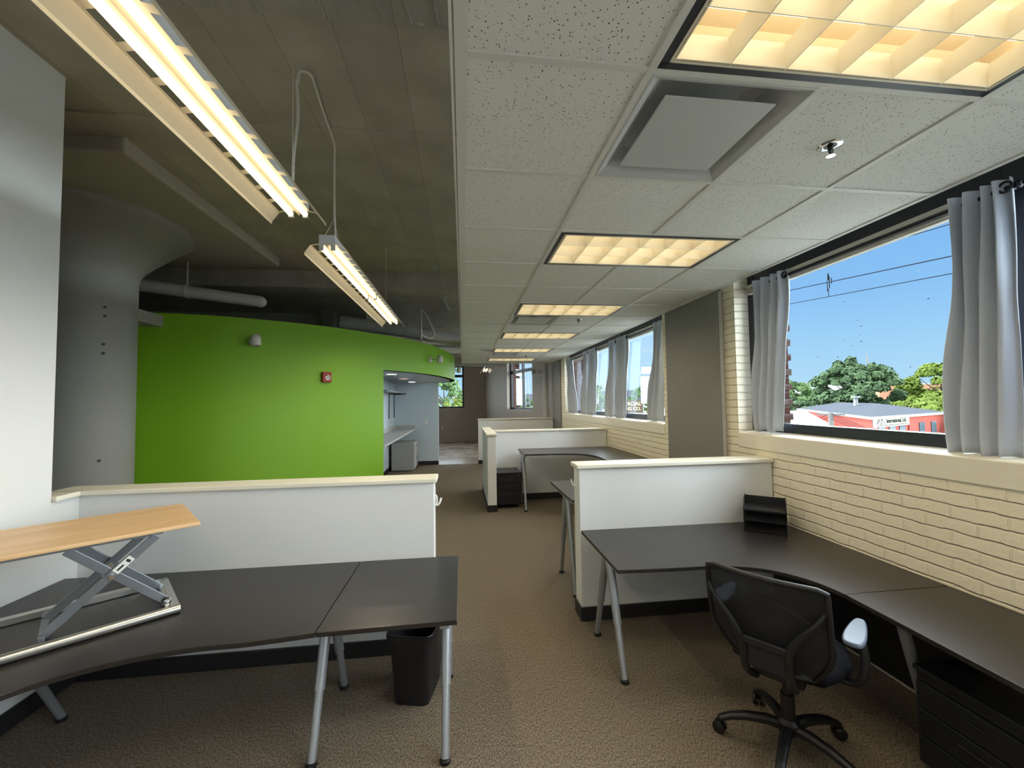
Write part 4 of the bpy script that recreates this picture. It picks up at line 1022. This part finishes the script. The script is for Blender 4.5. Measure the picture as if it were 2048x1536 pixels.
def rod(ya, yb, label):
    t = thing('curtain_rod', label, 'curtain rod', (RDX, (ya+yb)/2, RODZ), group='dark curtain rods')
    MB().tube([(RDX, ya, RODZ), (RDX, yb, RODZ)], 0.0115, 12).build('rod', 'rod_metal', t, smooth=True)
    for y in (ya, yb):
        MB().lathe([(0.011, -0.012), (0.019, -0.004), (0.019, 0.004), (0.011, 0.012)], (RDX, y, RODZ), 14, 'y').build('finial', 'rod_metal', t, smooth=True)
    for y in (ya+0.04, yb-0.04):
        MB().bar((RDX, y, RODZ), (RX+0.15, y, RODZ), 0.016, 0.016).build('bracket', 'rod_metal', t)
rod(1.55, 3.28, 'dark curtain rod across the nearest window')
rod(-0.2, 1.52, 'dark curtain rod of the window at the right edge')
rod(4.84, 6.46, 'dark curtain rod over the pane with the brown sign')
rod(6.52, 8.0, 'dark curtain rod over the middle pane of the far row')
rod(8.05, 9.72, 'dark curtain rod over the farthest pane of the row')
def blind(ya, yb, label):
    t = thing('window_blind', label, 'blind', (RX+0.12, (ya+yb)/2, 2.64), group='raised cream blinds')
    MB().box(RX+0.095, RX+0.14, ya, yb, 2.645, 2.672).build('head_rail', 'blind_cream', t, bevel=0.002)
    for k in range(5):
        z = 2.639 - k*0.0075; MB().box(RX+0.092, RX+0.142, ya, yb, z-0.0025, z).build('slat', 'blind_cream', t)
    MB().box(RX+0.098, RX+0.138, ya, yb, 2.588, 2.60).build('bottom_rail', 'blind_cream', t, bevel=0.002)
blind(1.66, 3.40, 'raised cream blind stacked at the top of the nearest window')
blind(4.88, 6.44, 'raised cream blind at the top of the pane with the brown sign')
blind(6.54, 8.12, 'raised cream blind at the top of the middle pane')
blind(8.24, 9.68, 'raised cream blind at the top of the farthest pane')

# ================================================================== OUTSIDE
GZ = -3.5
struct(MB().box(2.9, 400, -250, 400, GZ-0.3, GZ).build('ground', 'asphalt'), 'ground outside')
struct(MB().box(-150, 2.9, 17.6, 400, GZ-0.3, GZ).build('ground.001', 'asphalt'))
def leaves(center, radii, n, size, seed, droop=0.0, clumps=60):
    rnd = random.Random(seed); m = MB(); vs = []; fs = []
    cl = []
    for k in range(clumps):
        while True:
            p = Vector((rnd.uniform(-1, 1), rnd.uniform(-1, 1), rnd.uniform(-1, 1)))
            if 0.25 < p.length < 1: break
        p = p.normalized()*(p.length**0.4)
        cl.append((p, rnd.uniform(0.14, 0.28)))
    for k in range(n):
        c, r = cl[k % clumps]
        d = Vector((rnd.gauss(0, 1), rnd.gauss(0, 1), rnd.gauss(0, 1))).normalized()
        if d.z < -0.3: d.z *= 0.3
        p = c + d*r*rnd.uniform(0.75, 1.0)
        taper = 1.0 - 0.35*max(0, p.z)
        P = Vector((center[0]+p.x*radii[0]*taper, center[1]+p.y*radii[1]*taper, center[2]+p.z*radii[2]))
        nrm = (d + Vector((rnd.uniform(-.5, .5), rnd.uniform(-.5, .5), rnd.uniform(0, .8)))).normalized()
        a = nrm.orthogonal().normalized(); b_ = nrm.cross(a); s_ = size*rnd.uniform(0.6, 1.3); q = rnd.uniform(0, PI)
        a, b_ = a*math.cos(q)+b_*math.sin(q), b_*math.cos(q)-a*math.sin(q)
        o = len(vs); vs += [P-a*s_, P-b_*s_*0.5, P+a*s_, P+b_*s_*0.5]; fs.append((o, o+1, o+2, o+3))
    return m.add(vs, fs)
def tree(label, c, radii, n, size, leaf, seed, clumps=60, trunk=True):
    t = thing('tree', label, 'tree', (c[0], c[1], GZ))
    me = leaves(c, radii, n, size, seed, clumps=clumps).build('crown', leaf, t)
    if trunk:
        rnd = random.Random(seed); m = MB(); r = 0.05*radii[2]
        m.tube([(c[0], c[1], GZ), (c[0]+0.1, c[1], c[2]-radii[2]*0.5), (c[0], c[1], c[2]+radii[2]*0.5)], [r, r*0.8, r*0.25], 10)
        for k in range(7):
            a = rnd.uniform(0, 2*PI); h = c[2]-radii[2]*rnd.uniform(0.0, 0.6)
            m.tube([(c[0], c[1], h), (c[0]+math.cos(a)*radii[0]*0.6, c[1]+math.sin(a)*radii[1]*0.6, h+radii[2]*0.55)], [r*0.5, r*0.12], 6)
        m.build('trunk', 'bark', t)
    return t
tree('large rounded deep green tree behind the red brick building', (76.5, 71.5, 2.6), (7.2, 7.2, 6.3), 15000, 0.50, 'leaf_deep', 3, 110)
tree('yellow green tree at the right side of the nearest window', (90.0, 67.0, 2.6), (6.0, 6.0, 5.5), 11000, 0.50, 'leaf_lime', 5, 80)
tree('low yellowish tree in front of the orange brick building', (76.0, 58.5, -0.6), (5.0, 5.0, 2.6), 8000, 0.42, 'leaf_lime', 9, 60)
tree('soft pale green tree at the left side of the nearest window', (79.0, 90.0, 1.6), (5.5, 5.5, 3.9), 8000, 0.5, 'leaf_soft', 11, 70)
tree('dark leafy shrub tree between the pale tree and the big tree', (66.0, 74.5, -0.4), (4.2, 4.2, 2.1), 6500, 0.42, 'leaf_deep', 13, 60)
tree('small leafy tree at the right corner of the red building', (59.5, 41.5, -2.0), (2.6, 2.6, 2.1), 2600, 0.22, 'leaf_soft', 15, 40)
tree('tall green tree just inside the right curtain', (62.5, 43.2, -0.6), (2.6, 2.6, 3.4), 2600, 0.26, 'leaf_deep', 16, 40)
tree('bright green tree behind the brown sign', (20.4, 42.8, 1.6), (2.3, 2.3, 1.6), 3000, 0.16, 'leaf_soft', 17, 50)
tree('green tree seen through the middle pane of the far row', (15.0, 43.5, 1.3), (1.6, 1.6, 1.8), 2200, 0.15, 'leaf_soft', 19, 40)
tree('leafy tree filling the far wall window', (-2.1, 45.6, 1.9), (2.4, 2.4, 2.9), 4200, 0.17, 'leaf_soft', 21, 60)
tree('low yellow green bush along the bottom of the far wall window', (-0.4, 41.0, 0.6), (1.9, 1.8, 1.4), 2400, 0.15, 'leaf_lime', 23, 40)
tree('pale bush in the angled end wall window', (6.9, 44.5, 0.9), (1.3, 1.3, 1.1), 1800, 0.13, 'leaf_soft', 25, 30)

# red brick building with sign
C0 = Vector((39.8, 35.6, 0)); EL = Vector((59.1-39.76, 65.5-35.6, 0)).normalized(); ER = Vector((55.14-39.76, 41.82-35.6, 0)).normalized()
LLn, LRn = 38.0, 19.5; EZ = -0.62
t = thing('brick_building', 'red brick building with grey hip roof and cream sign', 'building', (C0.x, C0.y, GZ))
inn = (EL+ER)
c1 = C0 + EL*LLn; c2 = C0 + ER*LRn; c3 = c1 + ER*LRn
m = MB(); m.prism([(C0.x, C0.y), (c2.x, c2.y), (c3.x, c3.y), (c1.x, c1.y)], GZ, EZ); m.build('wall', 'brick_outside', t)
m = MB(); ov = 0.35; q0 = C0 - EL*ov - ER*ov; q1 = c1 + EL*ov - ER*ov; q2 = c2 - EL*ov + ER*ov; q3 = c3 + EL*ov + ER*ov
m.prism([(q0.x, q0.y), (q2.x, q2.y), (q3.x, q3.y), (q1.x, q1.y)], EZ, EZ+0.28); m.build('fascia', 'trim_white', t)
r0 = C0 + ER*LRn*0.5 + EL*LRn*0.5; r1 = c1 + ER*LRn*0.5 - EL*LRn*0.5; rz = 0.72
m = MB(); vs = [(q0.x, q0.y, EZ+0.28), (q2.x, q2.y, EZ+0.28), (q3.x, q3.y, EZ+0.28), (q1.x, q1.y, EZ+0.28), (r0.x, r0.y, rz), (r1.x, r1.y, rz)]
m.add(vs, [(0, 1, 4), (1, 2, 5, 4), (2, 3, 5), (3, 0, 4, 5), (3, 2, 1, 0)]); m.build('roof', 'roof_grey', t)
m = MB(); pv = r0 + EL*5 - ER*3; m.lathe([(0.25, 0.3), (0.25, 1.5), (0.5, 1.5), (0.5, 1.75)], (pv.x, pv.y, 0), 10); m.build('roof_vent', 'trim_white', t)
nr = Vector((ER.y, -ER.x, 0)); yaw = math.atan2(ER.y, ER.x)
for s_ in (1.2, 3.7, 6.2, 11.5, 15.0):
    wv = C0 + ER*s_
    m = MB(); a = wv + nr*0.03; b2 = wv + ER*1.5 + nr*0.03
    m.bar((a.x, a.y, -2.0), (b2.x, b2.y, -2.0), 0.08, 1.35); m.build('window', 'pane_dark', t)
a = C0 + ER*0.0 + nr*0.1; b2 = C0 + ER*8.4 + nr*0.1
m = MB(); m.bar((C0+ER*8.55+nr*0.06)+Vector((0, 0, -2.1)), (C0+ER*8.75+nr*0.06)+Vector((0, 0, -2.1)), 0.1, 2.8); m.build('downpipe', 'brick_outside', t)
st = thing('building_sign', 'cream sign reading International, Ltd. on the red brick building', 'sign', (C0.x, C0.y, -1.0))
m = MB(); m.bar((a.x, a.y, -0.985), (b2.x, b2.y, -0.985), 0.12, 0.82); m.build('board', 'sign_cream', st)
for z in (-0.985+0.41, -0.985-0.41): MB().bar((a.x, a.y, z), (b2.x, b2.y, z), 0.16, 0.07).build('border', 'trim_white', st)
def text(body, name, loc, yaw_, size, m_, parent, align='LEFT', sx=1.0, ext=0.01, bold=0.0):
    cu = bpy.data.curves.new(name, 'FONT'); cu.body = body; cu.size = size; cu.extrude = ext; cu.align_x = align; cu.offset = bold
    tmp = bpy.data.objects.new('tmp', cu); COL.objects.link(tmp); dg = bpy.context.evaluated_depsgraph_get()
    me = bpy.data.meshes.new_from_object(tmp.evaluated_get(dg)); bpy.data.objects.remove(tmp)
    me.materials.clear(); me.materials.append(MATS[m_]); o = bpy.data.objects.new(name, me); COL.objects.link(o)
    o.parent = parent; o.location = Vector(loc) - ORG[parent.name]; o.rotation_euler = (PI/2, 0, yaw_); o.scale = (sx, 1, 1)
    return o
pt = C0 + ER*2.75 + nr*0.175
text('International, Ltd.', 'lettering', (pt.x, pt.y, -1.05), yaw, 0.62, 'sign_ink', st, sx=1.10, bold=0.006)
m = MB()
def S(u, z): p = C0 + ER*u + nr*0.175; return Vector((p.x, p.y, z))
m.bar(S(0.55, -1.12), S(1.0, -0.68), 0.02, 0.09); m.bar(S(0.95, -0.70), S(1.35, -0.70), 0.02, 0.07); m.bar(S(1.5, -0.70), S(2.0, -0.70), 0.02, 0.07)
m.bar(S(1.0, -0.92), S(1.3, -0.92), 0.02, 0.06); m.bar(S(1.3, -1.1), S(1.8, -1.1), 0.02, 0.07); m.bar(S(1.62, -0.95), S(1.72, -0.75), 0.02, 0.07); m.bar(S(2.2, -1.1), S(2.25, -0.88), 0.02, 0.08)
m.bar(S(0.5, -1.27), S(7.9, -1.27), 0.01, 0.05); m.build('emblem', 'sign_ink', st)
# bright low roof in front of it
t = thing('white_roof_building', 'low building with a bright white flat roof left of the red one', 'building', (38, 40, GZ))
pw = [(27.5, 26.9), (51.3, 56.2), (48.0, 56.8), (24.0, 31.0)]
m = MB(); m.prism(pw, GZ, -1.0); m.build('wall', 'membrane_white', t)
vs = [(27.5, 26.9, -0.75), (51.3, 56.2, -0.3), (47.0, 57.5, -0.45), (22.5, 31.0, -0.9)]
m = MB(); m.add(vs + [(x, y, z-0.15) for x, y, z in vs], [(0, 1, 2, 3), (7, 6, 5, 4), (0, 4, 5, 1), (1, 5, 6, 2), (2, 6, 7, 3), (3, 7, 4, 0)]); m.build('roof', 'membrane_white', t)
t = thing('warehouse', 'long white warehouse far behind the big tree', 'building', (131, 136, GZ))
m = MB(); a = Vector((119, 140, 0)); b2 = Vector((141, 136, 0)); m.bar((a.x, a.y, 1.4), (b2.x, b2.y, 1.4), 12, 9.8); m.build('wall', 'membrane_white', t)
for k in range(3):
    p = a.lerp(b2, 0.25+0.3*k); m = MB(); m.box(p.x-0.6, p.x+0.6, p.y-5.5, p.y-4.5, 6.3, 7.2); m.build('roof_unit', 'pole_grey', t)
t = thing('orange_brick_building', 'flat orange brick building far right of the big tree', 'building', (160, 132, GZ))
m = MB(); m.bar((152, 137, 1.0), (172, 131, 1.0), 12, 9.4); m.build('wall', 'far_brick', t)
m = MB(); m.bar((152, 137, 5.9), (172, 131, 5.9), 12.4, 0.5); m.build('parapet', 'trim_white', t)
t = thing('antenna_mast', 'thin antenna mast rising above the big tree', 'mast', (147.7, 132.8, GZ))
m = MB(); m.tube([(147.7, 132.8, GZ), (147.7, 132.8, 17.6)], 0.16, 6); m.tube([(147.7, 132.8, 14), (147.7, 132.8, 16)], 0.28, 6); m.build('mast', 'pole_grey', t)
t = thing('utility_pole', 'weathered utility pole with short wires before the red wall', 'pole', (25.1, 25.3, GZ))
m = MB(); m.tube([(25.1, 25.3, GZ), (25.1, 25.3, 0.60)], 0.15, 10); m.build('pole', 'pole_grey', t)
m = MB(); m.bar((24.6, 25.9, 0.45), (25.6, 24.7, 0.45), 0.1, 0.12); m.build('crossarm', 'pole_grey', t)
m = MB()
for k in range(4):
    z = 0.5-0.12*k; m.tube([(25.1, 25.3, z), (25.1, 23.76, z-0.50), (24.8, 22.3, z-0.92), (24.3, 20.0, z-1.5)], 0.016, 5)
for k in range(2):
    z = 0.5-0.2*k; m.tube([(25.1, 25.3, z), (24.1, 26.4, z-0.75), (23.2, 27.8, z-1.5)], 0.016, 5)
m.build('wire', 'wire_dark', t)
def pline(label, a, b_, r=0.022):
    a = Vector(a); b_ = Vector(b_); d = b_-a; P = [a - d*1.6 + d*4.2*(k/16) + Vector((0, 0, 0.25*(k/16)*(k/16-1)*4*0.15)) for k in range(17)]
    return tag(MB().tube(P, r, 6).build('power_line', 'wire_dark'), label, 'wire', 'power lines across the sky')
pline('topmost power line crossing the sky', (19.186, 19.548, 8.958), (17.748, 12.708, 7.945), 0.016)
pline('middle power line crossing the sky', (19.9, 22.517, 8.236), (19.115, 13.585, 7.148))
pline('lowest power line crossing the sky', (19.893, 22.554, 7.41), (19.109, 13.616, 6.462), 0.018)
# brown sign board
st = thing('roadside_sign', 'weathered brown sign with pale gold letters ending CIAL and ING CO.', 'sign', (9.0, 21.1, 1.3))
sa = Vector((8.1, 21.25, 0)); sb_ = Vector((9.62, 21.03, 0)); sd = (sb_-sa).normalized(); sn = Vector((sd.y, -sd.x, 0)); sy = math.atan2(sd.y, sd.x)
m = MB(); m.bar((sa.x, sa.y, 1.28), (sb_.x, sb_.y, 1.28), 0.06, 0.66); m.build('board', 'sign_brown', st)
for u in (0.15, 1.02):
    p = sa.lerp(sb_, u) - sn*0.05; m = MB(); m.tube([(p.x, p.y, GZ), (p.x, p.y, 1.68)], 0.045, 8); m.build('post', 'trim_white', st)
p = sb_ - sd*0.10 + sn*0.035
text('COMMERCIAL', 'lettering', (p.x, p.y, 1.345), sy, 0.265, 'sign_gold', st, 'RIGHT', 1.0, 0.005, 0.008)
text('ING CO.', 'lettering', (p.x, p.y, 1.085), sy, 0.245, 'sign_gold', st, 'RIGHT', 1.0, 0.005, 0.006)
# houses seen in the far windows
def house(label, c, w, d, h, rh, yaw_, mw='trim_white', mr='roof_grey'):
    t = thing('house', label, 'house', (c[0], c[1], GZ), yaw_)
    MB().box(-w/2, w/2, -d/2, d/2, 0, h).build('wall', mw, t, local=True)
    m = MB(); m.extr([(-d/2-0.3, h), (d/2+0.3, h), (0, h+rh)], -w/2-0.3, w/2+0.3, 'x'); m.build('roof', mr, t, local=True)
    for x in (-w*0.25, w*0.2):
        MB().box(x-0.5, x+0.5, -d/2-0.03, -d/2, h*0.45, h*0.8).build('window', 'pane_dark', t, local=True)
house('grey roofed pale house behind the brown sign', (20.0, 56.0), 9, 7, 4.6, 1.9, -0.2)
house('pale house with dark roof in the angled end wall window', (8.2, 60), 9, 7, 4.6, 1.6, 0.1)
house('brick house at the right edge of the far wall window', (1.2, 78), 6, 6, 6.0, 1.2, 0.0, 'far_brick', 'trim_white')
house('flat pale house seen through the middle pane of the far row', (25.0, 80.0), 8, 7, 6.0, 1.0, -0.2)

# ================================================================== LIGHT
w = bpy.data.worlds.new('World'); SC.world = w; w.use_nodes = True; nt = w.node_tree
bg = nt.nodes['Background']
tc = nt.nodes.new('ShaderNodeTexCoord'); sp_ = nt.nodes.new('ShaderNodeSeparateXYZ'); rp = nt.nodes.new('ShaderNodeValToRGB')
nt.links.new(tc.outputs['Generated'], sp_.inputs[0]); nt.links.new(sp_.outputs[2], rp.inputs[0]); nt.links.new(rp.outputs[0], bg.inputs[0])
cr = rp.color_ramp
cr.elements[0].position = 0.0; cr.elements[0].color = (0.50, 0.72, 0.90, 1)
cr.elements[1].position = 1.0; cr.elements[1].color = (0.10, 0.27, 0.70, 1)
for p_, c_ in ((0.08, (0.40, 0.66, 0.92)), (0.20, (0.27, 0.53, 0.90)), (0.38, (0.19, 0.43, 0.84))):
    e_ = cr.elements.new(p_); e_.color = c4(c_)
bg.inputs[1].default_value = 0.435
su = bpy.data.lights.new('sun', 'SUN'); su.energy = 1.5; su.angle = 0.009; su.color = (1.0, 0.95, 0.86)
so = bpy.data.objects.new('sun', su); COL.objects.link(so)
so.rotation_euler = Vector((0.74, 0.25, -0.95)).to_track_quat('-Z', 'Y').to_euler()

# broad blue skylight from the open side of the street, in through the windows
s2 = bpy.data.lights.new('skylight', 'SUN'); s2.energy = 10.6; s2.angle = math.radians(112); s2.color = (0.90, 0.94, 1.0)
o2 = bpy.data.objects.new('skylight', s2); COL.objects.link(o2)
o2.rotation_euler = Vector((-1.0, -0.08, -0.27)).to_track_quat('-Z', 'Y').to_euler()

s3 = bpy.data.lights.new('skylight_north', 'SUN'); s3.energy = 9.0; s3.angle = math.radians(130); s3.color = (0.88, 0.94, 1.0)
o3 = bpy.data.objects.new('skylight_north', s3); COL.objects.link(o3)
o3.rotation_euler = Vector((0.25, -1.0, -0.28)).to_track_quat('-Z', 'Y').to_euler()

# ================================================================== CAMERA
f, pitch, yaw_, roll = 815.7716, 0.0426901, 0.1202184, -0.0139219
F = Vector((math.sin(yaw_)*math.cos(pitch), math.cos(yaw_)*math.cos(pitch), math.sin(pitch)))
R = Vector((math.cos(yaw_), -math.sin(yaw_), 0)); U = R.cross(F)
R2 = R*math.cos(roll) + U*math.sin(roll); U2 = -R*math.sin(roll) + U*math.cos(roll)
cd = bpy.data.cameras.new('camera'); cd.sensor_width = 36; cd.lens = 36*f/2048; cd.clip_start = 0.02; cd.clip_end = 1000
co = bpy.data.objects.new('camera', cd); COL.objects.link(co)
M = Matrix((R2, U2, -F)).transposed().to_4x4(); M.translation = Vector((0, 0, 1.65)); co.matrix_world = M
SC.camera = co

SC.view_settings.view_transform = 'Standard'; SC.view_settings.look = 'None'; SC.view_settings.gamma = 1.0; SC.view_settings.use_curve_mapping = False
SC.view_settings.exposure = 1.35
SC.cycles.use_denoising = True
SC.cycles.max_bounces = 10; SC.cycles.diffuse_bounces = 6; SC.cycles.glossy_bounces = 4; SC.cycles.transparent_max_bounces = 12
SC.cycles.sample_clamp_indirect = 8.0; SC.cycles.caustics_reflective = False; SC.cycles.caustics_refractive = False
